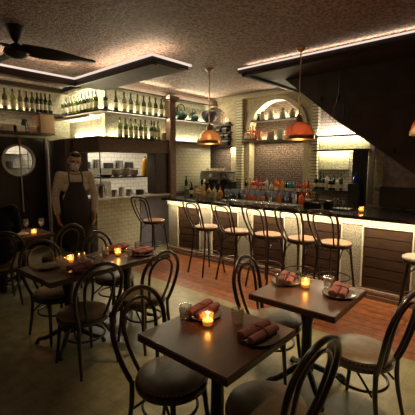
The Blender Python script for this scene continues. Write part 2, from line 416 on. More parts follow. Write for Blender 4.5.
# soffits
s1 = MB().box(3.07, 3.14, 3.65, 5.6, 2.985, 3.10).box(3.14, 3.72, 3.65, 5.79, 3.035, 3.10).box(-2, 3.14, 5.6, 5.66, 2.985, 3.10).box(-2, 3.14, 5.66, 6.0, 3.035, 3.10)
s1.box(3.5, 3.74, 5.70, 5.79, 3.08, 3.2)
struct('ceiling_soffit', s1, M['darkwood'])
struct('ceiling_panel', MB().box(3.16, 3.68, 3.70, 5.70, 3.027, 3.037), M['underside'])
struct('ceiling_canopy', MB().box(4.9, XB, -3, 3.66, 3.20, 3.27).box(4.95, 5.03, -3, 3.62, 3.16, 3.20).box(4.95, 6.8, 3.55, 3.62, 3.16, 3.20), M['stair'])
struct('trim_5', MB().box(3.05, 3.07, 3.63, 5.6, 3.085, 3.112).box(3.05, 3.77, 3.63, 3.65, 3.085, 3.112).box(-2, 3.07, 5.58, 5.6, 3.085, 3.112), M['led_dim'], 'thin pale light strip along the top of the ceiling soffit')
struct('trim_6', MB().box(4.88, 4.90, -3, 3.66, 3.255, 3.275), M['led_dim'], 'thin pale light strip along the black canopy edge')
# beams of the shelf unit and the column
struct('beam_1', MB().box(3.62, 6.9, YP-.02, YP+.10, 3.14, 3.24).box(3.62, 3.74, YP+.1, 7.1, 3.16, 3.24).box(-2, 3.74, 7.1, 7.2, 3.14, 3.22), M['darkwood'])
cl = MB().box(5.29, 5.45, YP-.06, YP+.10, 0, 3.10).box(5.26, 5.48, YP-.09, YP+.12, 3.05, 3.09).box(5.23, 5.51, YP-.12, YP+.14, 3.09, 3.16)
struct('column', cl, M['midwood'])
# staircase: underside rises towards the arches
st = MB().prism([(3.27, 3.19), (3.27, 3.198), (-3, 3.198), (-3, -.0), (-.96, -.0), (1.401, 1.748), (2.392, 2.466)], 'X', 5.75, XB-.03)
struct('staircase', st, M['stair'], 'black underside of a staircase rising over the bar end')
sd = MB()
for k in range(6):
    y = 3.0-k*.38; z = 3.19-(3.27-y)*.76
    sd.box(5.735, 5.75, y-.03, y, z+.05, z+.12)
sd.box(5.735, 5.75, 1.2, 1.45, 2.75, 2.95, .004)
struct('trim_7', sd, M['darkwood'])

struct('trim_8', MB().box(XB-.045, XB-.02, 2.05, 2.14, 1.0, 2.3).box(XB-.045, XB-.02, .2, 2.05, 1.24, 1.30), M['darkwall'])
# ------------------------------------------------------------------ niche under the stair
struct('wall_niche', MB().box(XB-.0, XB+.02, 2.36, 3.12, .9, 2.86), brick('niche_brick', (.62, .53, .43), (.50, .43, .35), (.30, .25, .2), 'YZ', .14, .055, .8, .008, .7, .45, 60))
ns = thing('niche_shelf', 'dark shelf unit with lit backs in the niche under the stair', 'shelf', (XB, 2.62, 0))
for z in (1.97, 2.235): MB().box(-.22, -.002, -.50, .53, z, z+.03, .003).build('shelf_board', M['black'], ns)
MB().box(-.03, -.002, -.50, .48, 2.0, 2.235).build('back_panel', M['nichepanel'], ns)
MB().box(-.03, -.002, -.10, .48, 1.62, 1.97).build('back_panel', M['nichepanel'], ns)
MB().box(-.25, -.11, -.48, -.26, .95, 1.97).build('end_post', M['black'], ns)
MB().box(-.035, -.015, -.48, .50, 2.266, 2.28).build('light_strip', M['led'], ns)
MB().box(-.05, -.031, -.48, .50, 2.215, 2.234).build('light_strip', M['led'], ns)
MB().box(-.05, -.031, -.34, .50, 1.95, 1.969).build('light_strip', M['led'], ns)

# ------------------------------------------------------------------ bar
BAR = thing('bar_counter', 'long bar with dark stone top and board panels between cream pilasters', 'bar', (4.58, 2.0, 0))
y0, y1 = -3.2, 3.27
MB().box(0, .74, y0, y1, 1.03, 1.075, .006).build('countertop', M['counter'], BAR)
MB().box(.22, .70, y0, y1-.02, 0, 1.03).build('carcass', M['plaster'], BAR)
pc = [4.69, 3.82, 2.95, 2.08, 1.22, .36, -.5]
for i, c in enumerate(pc):
    pn = MB()
    for k in range(6): pn.box(.195, .225, c-2-.285, c-2+.285, .135+k*.13, .135+k*.13+.124, .004)
    po = pn.build('board_panel', M['barwood'], BAR)
    fr = MB().box(.17, .22, c-2-.30, c-2-.285, .12, .93).box(.17, .22, c-2+.285, c-2+.30, .12, .93).box(.17, .22, c-2-.30, c-2+.30, .918, .935)
    fr.build('panel_frame', M['creamtrim'], po)
edges = [3.25]+[v for c in pc for v in (c-2+.30, c-2-.30)]+[-3.2]
for k in range(0, len(edges)-1, 2):
    if edges[k]-edges[k+1] > .02: MB().box(.18, .22, edges[k+1], edges[k], .1, .94, .004).build('pilaster', M['stonepil'], BAR)
MB().box(.16, .22, y0, y1-.02, .94, 1.03).build('lit_fascia', M['plaster'], BAR)
MB().box(.11, .22, y0, y1-.02, 0, .05, .004).build('plinth', M['midwood'], BAR)
MB().box(.125, .22, y0, y1-.02, .05, .105, .012).build('base_moulding', M['midwood'], BAR)
MB().box(.10, .125, y0+.1, y1-.05, 1.014, 1.03).build('light_strip', M['led'], BAR)

BC = thing('back_counter', 'dark low counter behind the bar under the arches', 'counter', (6.5, 3.5, 0))
MB().box(-.25, .30, -2.2, 2.3, .90, .95, .006).build('countertop', M['counter'], BC)
MB().box(-.2, .30, -2.18, 2.28, 0, .90).build('carcass', M['darkwood'], BC)
MB().box(.14, .30, -.22, 1.44, .951, 1.12, .004).build('bottle_step', M['black'], BC)

# ------------------------------------------------------------------ shelves
US = thing('wine_shelf', 'long dark upper shelf wrapping the corner over the kitchen pass', 'shelf', (5, YP, 2.72))
MB().box(-1.35, 1.88, 0, .25, -.035, 0, .003).box(-1.35, -1.10, .25, 1.598, -.035, 0, .003).box(-7, -1.35, 1.3, 1.598, -.035, 0, .003).build('shelf_board', M['shelfwood'], US)
MB().box(-1.08, 1.86, .225, .245, .0, .018).build('light_strip', M['led'], US)
MB().box(-1.125, -1.105, .25, 1.3, 0, .018).build('light_strip', M['led'], US)
MB().box(-7, -1.4, 1.572, 1.592, 0, .018).build('light_strip', M['led'], US)
LS = thing('bottle_ledge', 'lower dark shelf carried on the header of the kitchen pass', 'shelf', (5, YP, 2.2))
MB().box(-1.44, 1.88, -.02, .25, 0, .03, .003).box(-1.44, -1.1, .25, 1.5, 0, .03, .003).build('shelf_board', M['shelfwood'], LS)
MB().box(-1.08, 1.86, .225, .245, .03, .048).build('light_strip', M['led'], LS)
MB().box(-1.125, -1.105, .25, 1.3, .03, .048).build('light_strip', M['led'], LS)
DS = thing('door_shelf', 'dark shelf over the door holding boxes and jars', 'shelf', (1.5, 7.25, 2.29))
MB().box(-3.4, 1.9, -.2, .148, 0, .035, .003).build('shelf_board', M['shelfwood'], DS)
MB().box(1.9-.28, 1.9, -.2, .148, .035, .39, .003).build('end_block', M['kraft'], DS)
MB().box(-3.3, 1.55, .128, .146, .035, .05).build('light_strip', M['led_dim'], DS)

AS = thing('arch_shelf', 'dark shelf high inside the arch holding pale jars', 'shelf', (XB, 4.13, 2.70))
MB().box(-.06, .198, -.62, .62, -.03, 0, .003).build('shelf_board', M['shelfwood'], AS)
MB().box(.175, .195, -.5, .5, 0, .015).build('light_strip', M['led'], AS)
MS = thing('spirits_shelf', 'dark shelf across the arch holding amber bottles and books', 'shelf', (XB, 4.10, 2.25))
MB().box(-.14, .0, -.84, .84, -.04, 0, .003).box(-.01, .198, -.64, .7, -.04, 0, .003).build('shelf_board', M['shelfwood'], MS)
MB().box(.175, .195, -.57, .57, 0, .015).build('light_strip', M['led'], MS)
for i, (z, w) in enumerate(((2.66, .22), (2.49, .28), (2.34, .34), (2.17, .40))):
    sh = thing('stub_shelf', '%s small dark shelf from the top in the corner arch' % ORD[i], 'shelf', (XB, 5.55, z), group='small shelves in the corner arch')
    MB().box(-.1, .198, -.25, .30, -.025, 0, .003).build('shelf_board', M['shelfwood'], sh)

# ------------------------------------------------------------------ bottles
def wine_proto(gm, lab=True):
    t = thing('wine_bottle', 'x', 'bottle')
    MB().lathe([(r_*1.1, z_*1.13) for r_, z_ in [(0, 0), (.038, 0), (.040, .006), (.040, .195), (.036, .218), (.020, .245), (.0155, .262), (.0148, .30), (0, .30)]], 14).build('bottle_body', gm, t)
    MB().lathe([(r_*1.1, z_*1.13) for r_, z_ in [(.0153, .292), (.0165, .296), (.0165, .338), (.014, .342), (0, .342)]], 12).build('foil_capsule', M['cork'], t)
    if lab: MB().lathe([(r_*1.1, z_*1.13) for r_, z_ in [(.0405, .055), (.0408, .055), (.0408, .145), (.0405, .145)]], 14).build('paper_label', M['label'], t)
    return t
WP = {k: wine_proto(M['b_'+k]) for k in ('green', 'olive', 'dark', 'lime')}
W_WORD = {'green': 'green', 'olive': 'olive', 'dark': 'dark', 'lime': 'pale yellow-green'}
import sys
def px_ray(x, y):
    a, b = x-207.5, y-207.5
    fw = FPX*math.cos(PITCH)-b*math.sin(PITCH)
    return (fw*math.cos(YAW)+a*math.sin(YAW), fw*math.sin(YAW)-a*math.cos(YAW))
def X_at(px, Y): dx, dy = px_ray(px, 150); return dx*Y/dy
def Y_at(px, X): dx, dy = px_ray(px, 150); return dy*X/dx
def place_wine(kind, x, y, z, label, group): dup(WP[kind], (x, y, z), random.uniform(0, 6), label, group)
for i, px in enumerate((8, 16, 23, 29.5, 35, 40, 44, 48, 52.5)):
    k = ['green', 'lime', 'olive', 'dark', 'green', 'dark', 'dark', 'dark', 'green'][i]
    place_wine(k, X_at(px, 7.22), 7.22, 2.72, '%s wine bottle, %s in the row on the high shelf over the door' % (W_WORD[k], ORD[i]), 'wine bottles over the door')
for i, px in enumerate((60, 64, 68.3, 72.5, 76, 79.8, 83.5, 87, 90.5, 94, 97.8)):
    k = ['dark', 'green', 'dark', 'green', 'olive', 'green', 'green', 'dark', 'green', 'olive', 'green'][i]
    place_wine(k, 3.76, Y_at(px, 3.76), 2.72, '%s wine bottle, %s from the inner corner on the short side of the upper shelf' % (W_WORD[k], ORD[i]), 'wine bottles on the short side shelf')
for i, px in enumerate((107.3, 117.3, 125.7, 132, 138.7, 144.7, 150.5, 156.3, 162, 166.5)):
    k = ['green', 'green', 'olive', 'green', 'olive', 'green', 'olive', 'green', 'green', 'olive'][i]
    place_wine(k, X_at(px, 5.92), 5.92, 2.72, '%s wine bottle, %s from the shelf corner on the upper shelf over the pass' % (W_WORD[k], ORD[i]), 'wine bottles on the upper shelf')
for i, px in enumerate((120.7, 126.3, 131.4, 136.2, 141.2, 145.8, 150.2, 154.6, 158.5)):
    k = ['olive', 'green', 'olive', 'olive', 'green', 'olive', 'dark', 'green', 'olive'][i]
    place_wine(k, X_at(px, 5.90), 5.90-(.06 if i in (6,) else 0), 2.23, '%s wine bottle, %s in the row on the pass header ledge' % (W_WORD[k], ORD[i]), 'wine bottles on the lower ledge')
for i, (px, w, h) in enumerate(((163.3, .10, .16), (168.5, .09, .16))):
    o = MB().box(-w/2, w/2, -.05, .05, 0, h, .004).build('pale_carton', M['palecard'], loc=(X_at(px, 5.88), 5.88, 2.23))
    tag(o, ['pale carton after the last wine bottle on the pass ledge', 'pale carton tight against the wooden column on the pass ledge'][i], 'box')

# boxes over the door
for i, (px, w, h, m, txt) in enumerate(((9, .26, .13, 'palecard', 'pale box nearest the edge of the photo'), (19, .22, .12, 'white', 'whitish box beside the dark jar'), (33, .20, .10, 'kraft', 'brown box after the dark jar'), (42, .22, .11, 'kraft', 'brown box next to the wooden end block'))):
    o = MB().box(-w/2, w/2, -.08, .08, 0, h, .005).build('storage_box', M[m], loc=(X_at(px, 7.17), 7.17, 2.325)); tag(o, txt.replace('nearest the edge of the photo', 'at the far end of the row')+' on the shelf over the door', 'box')
j = thing('storage_jar', 'dark jar standing between boxes on the shelf over the door', 'jar', (X_at(26, 7.15), 7.15, 2.325))
MB().lathe([(0, 0), (.055, 0), (.06, .02), (.06, .17), (.04, .2), (0, .2)], 16).build('jar_body', M['b_dark'], j)
MB().lathe([(0, .2), (.045, .2), (.045, .235), (0, .235)], 16).build('lid', M['black'], j)

# teapots and bowl on the upper shelf
def teapot(loc, rz, s, label):
    t = thing('teapot', label, 'teapot', loc, rz)
    MB().lathe([(0, 0), (.07*s, 0), (.115*s, .05*s), (.12*s, .10*s), (.085*s, .155*s), (.05*s, .165*s), (0, .165*s)], 20).build('pot_body', M['teal'], t)
    MB().lathe([(.05*s, .165*s), (.03*s, .185*s), (.012*s, .19*s), (.018*s, .21*s), (0, .218*s)], 16).build('lid', M['teal'], t)
    MB().tube(spline([(-.10*s, 0, .07*s), (-.15*s, 0, .10*s), (-.175*s, 0, .16*s)], 5), [.022*s]*6+[.02*s, .018*s, .016*s, .013*s, .012*s], 10).build('spout', M['teal'], t)
    MB().tube(spline([(-.09*s, 0, .14*s), (-.085*s, 0, .26*s), (0, 0, .30*s), (.085*s, 0, .26*s), (.09*s, 0, .14*s)], 6), .009*s, 8).build('handle', M['black'], t)
teapot((5.80, 5.93, 2.72), 0, 1.15, 'larger teal teapot on the upper shelf beside the column')
teapot((6.22, 5.93, 2.72), .4, .95, 'smaller teal teapot on the upper shelf nearer the arch')
t = tag(MB().lathe([(0, 0), (.08, 0), (.09, .01), (.17, .08), (.20, .17), (.17, .25), (.12, .28), (.11, .27), (.15, .23), (.17, .17), (.13, .07), (0, .05)], 24).build('round_pot', M['purple'], loc=(6.66, 5.83, 2.72)), 'big dark round pot at the arch end of the upper shelf', 'pot')

# jars in the arch
for i, (y, s) in enumerate(((4.57, .8), (4.50, 1.), (4.27, 1.05), (3.98, 1.08), (3.75, 1.0))):
    j = thing('pale_jar', ['small green glass jar at the pillar end of the high arch shelf', 'pale rounded jar, second on the high arch shelf', 'pale jar in the middle of the high arch shelf', 'pale tall jar, fourth on the high arch shelf', 'pale jar at the pendant end of the high arch shelf'][i], 'jar', (6.93 if i else 6.90, y-.0, 2.70), group='jars on the high arch shelf')
    MB().lathe([(0, 0), (.05*s, 0), (.065*s, .02), (.068*s, .10*s), (.04*s, .14*s), (.042*s, .155*s), (0, .155*s)], 16).build('jar_body', M['q_green'] if i == 0 else M['cream'], j)
    MB().lathe([(.045*s, .155*s), (.045*s, .175*s), (.012*s, .18*s), (.012*s, .2*s), (0, .2*s)], 14).build('lid', M['teal'] if i == 0 else M['cork'], j)

# spirit bottles
def spirit_proto(q, shape):
    t = thing('spirit_bottle', 'x', 'bottle')
    if shape == 0: pr = [(0, 0), (.038, 0), (.042, .006), (.042, .16), (.036, .185), (.015, .205), (.0135, .25), (0, .25)]; h = .25
    elif shape == 1: pr = [(0, 0), (.05, 0), (.055, .01), (.052, .10), (.035, .14), (.016, .16), (.015, .20), (0, .20)]; h = .20
    else: pr = [(0, 0), (.033, 0), (.036, .006), (.036, .2), (.028, .24), (.014, .26), (.013, .30), (0, .30)]; h = .30
    MB().lathe(pr, 14).build('bottle_body', M['q_'+q], t)
    MB().lathe([(0, h), (.016, h), (.016, h+.03), (0, h+.03)], 10).build('stopper', M['cork'], t)
    if shape != 1: MB().lathe([(pr[2][0]+.0005, .05), (pr[2][0]+.001, .05), (pr[2][0]+.001, .12), (pr[2][0]+.0005, .12)], 14).build('paper_label', M['label'], t)
    return t
SPR = {}
def spirit(q, shape, loc, label, group):
    if (q, shape) not in SPR: SPR[(q, shape)] = spirit_proto(q, shape)
    r = dup(SPR[(q, shape)], loc, random.uniform(0, 6), label, group)
    k = random.uniform(.85, 1.12); r.scale = (k**.5, k**.5, k)
# amber bottles, books on the arch shelf
for i, (y, q, s) in enumerate(((4.86, 'amber', 0), (4.80, 'gold', 0), (4.74, 'gold', 2), (4.67, 'amber', 2), (4.60, 'orange', 0))):
    spirit(q, s, (6.82, y, 2.25), '%s bottle, %s from the pillar on the arch shelf' % (q, ORD[i]), 'bottles on the arch shelf')
for i, (y, w, h, tilt, m, txt) in enumerate(((4.50, .06, .20, 0, 'kraft', 'upright orange-brown book beside the amber bottles on the arch shelf'), (4.20, .17, .17, .12, 'kraft', 'brown framed card leaning on the arch shelf back'), (3.97, .13, .20, 0, 'teal', 'grey-green tin box on the arch shelf beside the pendant lamp'))):
    o = MB().box(-.05, .05 if i != 1 else -.03, -w/2, w/2, 0, h, .004).build(['book', 'framed_card', 'tin_box'][i], mat('cover_%d' % i, ((.62, .22, .06), (.26, .12, .07), (.36, .40, .30))[i], .6), loc=(6.86, y, 2.25)); tag(o, txt, ['book', 'card', 'box'][i])
for i, (y, q) in enumerate(((3.80, 'pink'), (3.70, 'red'), (3.60, 'amber'))):
    spirit(q, 0, (6.82, y, 2.25), '%s bottle behind the big copper pendant on the arch shelf' % q, 'bottles behind the pendant')
# the crowd on the back counter
row = [(Y_at(px, 6.72), q, s_) for px, q, s_ in ((247, 'black', 2), (250.5, 'gold', 0), (254, 'red', 0), (257.5, 'pink', 2), (261, 'pink', 0), (264.5, 'red', 0), (268, 'clear', 2), (272, 'clear', 0), (276, 'orange', 2), (279.5, 'orange', 0), (283, 'gold', 2), (287, 'black', 2), (290.5, 'teal', 2), (294, 'teal', 2), (298, 'red', 2), (302, 'red', 0), (305.5, 'orange', 2), (309, 'red', 0))]
for i, (y, q, s) in enumerate(row):
    spirit(q, s, (6.72+.022*((i*7) % 3-1), y, 1.12), '%s bottle, %s from the lit pillar in the rear row behind the bar' % (q, ORD[i]), 'bottles in the rear row behind the bar')
row2 = [(Y_at(px, 6.48), q, s_) for px, q, s_ in ((246, 'amber', 0), (250, 'amber', 1), (255, 'orange', 1), (259, 'gold', 0), (264, 'amber', 1), (271, 'clear', 0), (280, 'amber', 1), (288, 'blue', 0), (296, 'clear', 0), (303, 'orange', 1), (309, 'amber', 0))]
for i, (y, q, s) in enumerate(row2):
    spirit(q, s, (6.48, y, .951), '%s bottle, %s from the lit pillar in the front row on the back counter' % (q, ORD[i]), 'bottles in the front row on the back counter')
for i, y in enumerate((3.08, 3.0, 2.93, 2.86, 2.79, 2.72, 2.65, 2.58)):
    q = ['black', 'green', 'black', 'clear', 'black', 'black', 'clear', 'green'][i]
    spirit(q, 2 if i % 2 else 0, (6.72, y, 1.23), '%s bottle, %s from the pillar on the shadowed step of the stair niche' % (q, ORD[i]), 'bottles in the shadowed stair niche')
tag(MB().box(6.62, XB-.002, 2.38, 3.11, 1.20, 1.23, .003).build('niche_ledge', M['black']), 'black ledge under the lit panels in the stair niche', 'shelf')
spirit('blue', 1, (6.56, 2.26, 1.38), 'blue squat bottle beside the dark post of the stair niche', 'blue bottle')
tag(MB().box(6.46, 6.64, 2.17, 2.36, .951, 1.38, .004).build('tall_box', M['black']), 'tall black box carrying the blue bottle', 'box')
# dark unit at the stair end
tm = thing('register', 'black till with a wide screen on the back counter under the stair', 'register', (6.45, 1.45, .95))
MB().box(-.03, .02, -.36, .36, .06, .40, .01).build('screen', M['black'], tm)
MB().box(-.03, .12, -.1, .1, 0, .02, .004).box(.02, .05, -.04, .04, .02, .2).build('stand', M['black'], tm)

# ------------------------------------------------------------------ espresso machine and corner boxes
es = thing('espresso_machine', 'steel espresso machine on the back counter in the corner arch', 'coffee machine', (6.45, 5.45, .95))
MB().box(-.2, .25, -.32, .36, 0, .10, .01).build('drip_base', M['chrome'], es)
MB().box(.02, .25, -.30, .34, .10, .42, .01).build('rear_body', M['iron'], es)
MB().box(-.18, .25, -.32, .36, .42, .60, .03).build('boiler_case', M['chrome'], es)
MB().box(-.16, .23, -.30, .34, .60, .615, .004).build('cup_rail', M['brass'], es)
for y in (-.17, .17):
    g = MB().lathe([(0, .33), (.035, .33), (.04, .36), (.04, .42), (0, .42)], 16, (-.08, y, 0)).build('group_head', M['chrome'], es)
    MB().tube([(-.08, y, .335), (-.26, y, .315)], [.012, .016], 8).build('portafilter', M['black'], g)
MB().tube(spline([(-.17, .3, .45), (-.23, .31, .4), (-.24, .3, .2)], 5), .006, 8).build('steam_wand', M['chrome'], es)
MB().lathe([(.0, 0), (.045, 0), (.045, .012), (0, .012)], 20).build('pressure_gauge', M['white'], es, loc=(-.185, 0, .51)).rotation_euler = (0, -PI/2, 0)
cup = thing('espresso_cup', 'x', 'cup')
MB().lathe([(0, 0), (.022, 0), (.036, .035), (.038, .06), (.034, .06), (.032, .036), (0, .01)], 14).build('cup_body', M['white'], cup)
MB().tube(spline([(.034, 0, .05), (.055, 0, .045), (.05, 0, .022), (.030, 0, .02)], 4), .004, 6).build('handle', M['white'], cup)
for i in range(6): dup(cup, (6.33+.13*(i % 2), 5.24+.17*(i//2), 1.565), i, '%s white cup on the %s edge of the coffee machine top' % (['near', 'middle', 'far'][i//2], ['front', 'rear'][i % 2]), 'cups on the coffee machine')
gr = thing('coffee_grinder', 'black coffee grinder with clear hopper beside the coffee machine', 'grinder', (6.5, 5.02, .95))
MB().box(-.09, .10, -.085, .085, 0, .38, .012).build('grinder_body', M['black'], gr)
MB().lathe([(.05, .38), (.085, .5), (.085, .58), (.08, .58), (.045, .385)], 16).build('hopper', M['glass'], gr)
MB().lathe([(0, .58), (.088, .58), (.088, .60), (0, .60)], 16).build('lid', M['black'], gr)
for i, (y, z, w, h) in enumerate(((5.50, 2.49, .13, .10), (5.62, 2.34, .16, .09), (5.48, 2.17, .18, .12), (5.70, 2.49, .10, .07), (5.44, 2.34, .10, .09), (5.42, 2.66, .12, .07))):
    o = thing('small_box', ['black box on the second corner arch shelf near the pillar', 'wide black box on the third corner arch shelf', 'black box on the lowest corner arch shelf', 'small dark tin on the second corner arch shelf', 'small black tin on the third corner arch shelf near the pillar', 'low black box on the top corner arch shelf'][i], 'box', (6.88, y, z))
    MB().box(-.06, .06, -w/2, w/2, 0, h*.75, .004).build('box_body', M['black'], o)
    MB().box(-.063, .063, -w/2-.003, w/2+.003, h*.75, h, .004).build('lid', M['palecard'], o)
for i, (px, q, s) in enumerate(((186, 'green', 2), (190, 'clear', 0), (202, 'green', 2), (206, 'black', 0))):
    x = X_at(px, 5.93); dup(SPR[(q, s)] if (q, s) in SPR else SPR.setdefault((q, s), spirit_proto(q, s)), (x, 5.93, 1.09), i, '%s bottle, %s from the column on the tiled side ledge' % (q, ORD[i]), 'bottles by the tiled wall')
tag(MB().box(5.5, 6.8, 5.80, 6.04, 1.05, 1.09, .004).box(5.52, 6.78, 5.82, 6.04, 0, 1.05).build('side_cabinet', M['darkwood']), 'dark side cabinet against the tiled wall by the column', 'cabinet')

# ------------------------------------------------------------------ glasses on the bar
wg = thing('wine_glass', 'x', 'glass')
MB().lathe([(0, 0), (.034, 0), (.034, .003), (.006, .008), (.004, .085), (.012, .095), (.034, .125), (.039, .16), (.033, .205), (.031, .205), (.036, .16), (.03, .126), (0, .10)], 14).build('glass_body', M['glassblue'], wg)
n = 0
for r_ in range(2):
    for k in range(12):
        y = 4.02-k*.112-(.05 if r_ else 0); n += 1
        dup(wg, (5.06+.12*r_+random.uniform(-.015, .015), y+random.uniform(-.012, .012), 1.075), random.uniform(0, 6), 'stemmed glass, %s in the %s row of clean glasses on the bar' % (ORD[k], ['front', 'rear'][r_]), 'clean stemmed glasses on the bar')
bm_ = tag(MB().box(4.98, 5.27, 2.64, 4.12, 1.0749, 1.0755).build('bar_mat', M['black']), 'black mat under the clean stemmed glasses on the bar', 'mat')
# golden clutter near the bar end: tumblers of herbs and citrus tubs
def garnish(loc, k, label):
    t = thing('garnish_tub', label, 'tub', loc, k)
    MB().lathe([(0, 0), (.05, 0), (.06, .09), (.056, .09), (.047, .006), (0, .006)], 16).build('tub_body', M['glass'], t)
    mb = MB()
    for q in range(22):
        a, rr, z = random.uniform(0, 6.28), random.uniform(.0, .05), random.uniform(.03, .15)
        mb.ell((rr*math.cos(a), rr*math.sin(a), z), (.016, .011, .018), 7, 5, Matrix.Rotation(random.uniform(0, 3), 3, 'X'))
    f = mb.build('garnish', [M['leaf'], mat('lemon', (.62, .42, .06), .5), mat('orange_peel', (.65, .30, .05), .5)][k % 3], t); f['kind'] = 'stuff'
for i, y in enumerate((4.98, 4.82, 4.66, 4.51, 4.36, 4.21)):
    garnish((5.02+.09*(i % 2), y, 1.075), i, ['tub of green herbs', 'tub of lemons', 'tub of orange peel', 'second tub of green herbs', 'second tub of lemons', 'second tub of orange peel'][i]+', %s from the bar end on the bar top' % ORD[i])
sq = [('gold', 4.74), ('amber', 4.58), ('clear', 4.44), ('gold', 4.30), ('black', 5.05), ('clear', 4.90), ('green', 4.13)]
for i, (q, y) in enumerate(sq):
    spirit(q, 1 if i % 2 else 0, (5.22, y, 1.075), '%s bottle, %s along the inner edge of the bar top' % (q, ORD[i]), 'bottles along the inner bar edge')
# dish rack and tub at the stair end
for i, (x, y) in enumerate(((5.05, 2.42), (5.0, 2.28), (5.12, 2.14))):
    c = thing('bar_caddy', ['black napkin caddy beside the clean glasses', 'black straw caddy, middle of three by the bar candle', 'black caddy nearest the bar candle'][i]+' on the bar', 'caddy', (x, y, 1.075))
    MB().box(-.06, .06, -.055, .055, 0, .08, .006).build('caddy_body', M['black'], c)
    if i == 1:
        for q in range(6): MB().tube([(random.uniform(-.03, .03), random.uniform(-.03, .03), .08), (random.uniform(-.06, .06), random.uniform(-.06, .06), .22)], .003, 6).build('straw', M['black'], c)
    else: MB().box(-.05, .05, -.045, .045, .08, .11, .006).build('napkin_stack', M['black'] if i else M['palecard'], c)
rk = thing('dish_rack', 'black wire dish rack on the bar before the till', 'rack', (5.08, 1.92, 1.075))
MB().box(-.10, .12, -.13, .13, 0, .02, .004).build('rack_tray', M['black'], rk)
for k in range(5):
    y = -.11+k*.055
    MB().tube(spline([(-.09, y, .02), (-.07, y, .13), (.02, y, .16), (.1, y, .12), (.11, y, .02)], 5), .005, 6).build('rack_wire', M['iron'], rk)

# ------------------------------------------------------------------ kitchen contents
kc = thing('kitchen_counter', 'steel worktop inside the kitchen behind the pass', 'counter', (5.1, 7.88, 0))
MB().box(-1.2, 1.7, -.4, .4, .88, .92, .005).build('worktop', M['chrome'], kc)
MB().box(-1.18, 1.68, -.36, .4, 0, .88).build('cabinet_body', M['chrome'], kc)
hs = thing('hanging_shelf', 'dark shelf hanging inside the kitchen pass on thin rods', 'shelf', (4.55, 6.32, 1.47))
MB().box(-.68, .62, -.14, .14, -.03, 0, .003).build('shelf_board', M['shelfwood'], hs)
for x in (-.62, .58): MB().tube([(x, 0, 0), (x, 0, 1.13)], .008, 8).build('rod', M['iron'], hs)
post = tag(MB().tube([(3.70, 5.95, 1.09), (3.70, 5.95, 1.95)], .011, 8).build('steel_post', M['iron']), 'thin dark post at the open corner of the kitchen pass', 'post')
ca = thing('oil_can', 'tall yellow container on the kitchen hanging shelf', 'container', (5.06, 6.32, 1.47))
MB().lathe([(0, 0), (.075, 0), (.08, .01), (.08, .20), (.075, .30), (.05, .36), (.02, .39), (0, .39)], 20).build('can_body', M['yellow'], ca)
MB().lathe([(0, .39), (.022, .39), (.022, .43), (0, .43)], 12).build('cap', M['kraft'], ca)
dish = thing('stacked_bowl', 'x', 'bowl')
MB().lathe([(0, 0), (.04, 0), (.09, .035), (.105, .07), (.1, .07), (.085, .04), (0, .012)], 18).build('bowl_body', M['white'], dish)
for i, (x, k) in enumerate(((4.30, 3), (4.52, 4), (4.74, 3))):
    for q in range(k): dup(dish, (x, 6.32, 1.47+q*.035), q, '%s bowl from the bottom in the %s stack on the kitchen hanging shelf' % (ORD[q], ORD[i]), 'bowls on the kitchen shelf')
pan = thing('frying_pan', 'black pan at the end of the kitchen hanging shelf', 'pan', (4.06, 6.32, 1.47), 2.6)
MB().lathe([(0, 0), (.10, 0), (.125, .04), (.12, .04), (.097, .006), (0, .006)], 20).build('pan_body', M['iron'], pan)
MB().tube([(.12, 0, .035), (.28, 0, .05)], .010, 8).build('handle', M['iron'], pan)
for i, (x, h, r_, m, tx) in enumerate(((3.78, .22, .06, 'chrome', 'steel canister at the corner of the pass ledge'), (4.05, .13, .05, 'chrome', 'small steel pot on the pass ledge'), (4.22, .17, .05, 'white', 'white jug on the pass ledge'), (4.40, .12, .06, 'chrome', 'wide steel pot on the pass ledge'), (4.68, .10, .08, 'taupe', 'brown dish on the pass ledge by the wooden jamb'))):
    o = thing('kitchen_pot', tx, 'pot', (x, 6.05, 1.09))
    MB().lathe([(0, 0), (r_, 0), (r_*1.05, h*.5), (r_, h), (r_*.93, h), (r_*.95, .01), (0, .01)], 18).build('pot_body', M[m], o)
    MB().tube(spline([(r_, 0, h*.8), (r_+.035, 0, h*.75), (r_+.03, 0, h*.35), (r_, 0, h*.3)], 4), .006, 6).build('handle', M[m], o)
ub = thing('kitchen_unit', 'grey steel box appliance on the kitchen worktop', 'appliance', (4.75, 7.9, .92))
MB().box(-.3, .3, -.25, .25, 0, .38, .01).build('appliance_body', M['chrome'], ub)
MB().box(-.26, .1, -.262, -.25, .05, .33, .004).build('appliance_door', M['taupe'], ub)
sb = thing('wall_rack', 'steel wall shelf stacked with pans on the kitchen back wall', 'shelf', (5.3, 8.15, 1.62))
MB().box(-.9, .9, -.15, .148, -.02, 0, .003).build('shelf_board', M['chrome'], sb)
for i, (x, h, r_) in enumerate(((4.65, .16, .12), (4.95, .22, .10), (5.3, .14, .13), (5.62, .2, .11), (5.95, .16, .12))):
    o = MB().lathe([(0, 0), (r_, 0), (r_, h), (r_*.95, h), (r_*.95, .01), (0, .01)], 18).build('stock_pot', M['chrome'] if i % 2 else M['iron'], loc=(x, 8.13, 1.62))
    tag(o, '%s pot from the door side on the kitchen wall shelf' % ORD[i], 'pot')

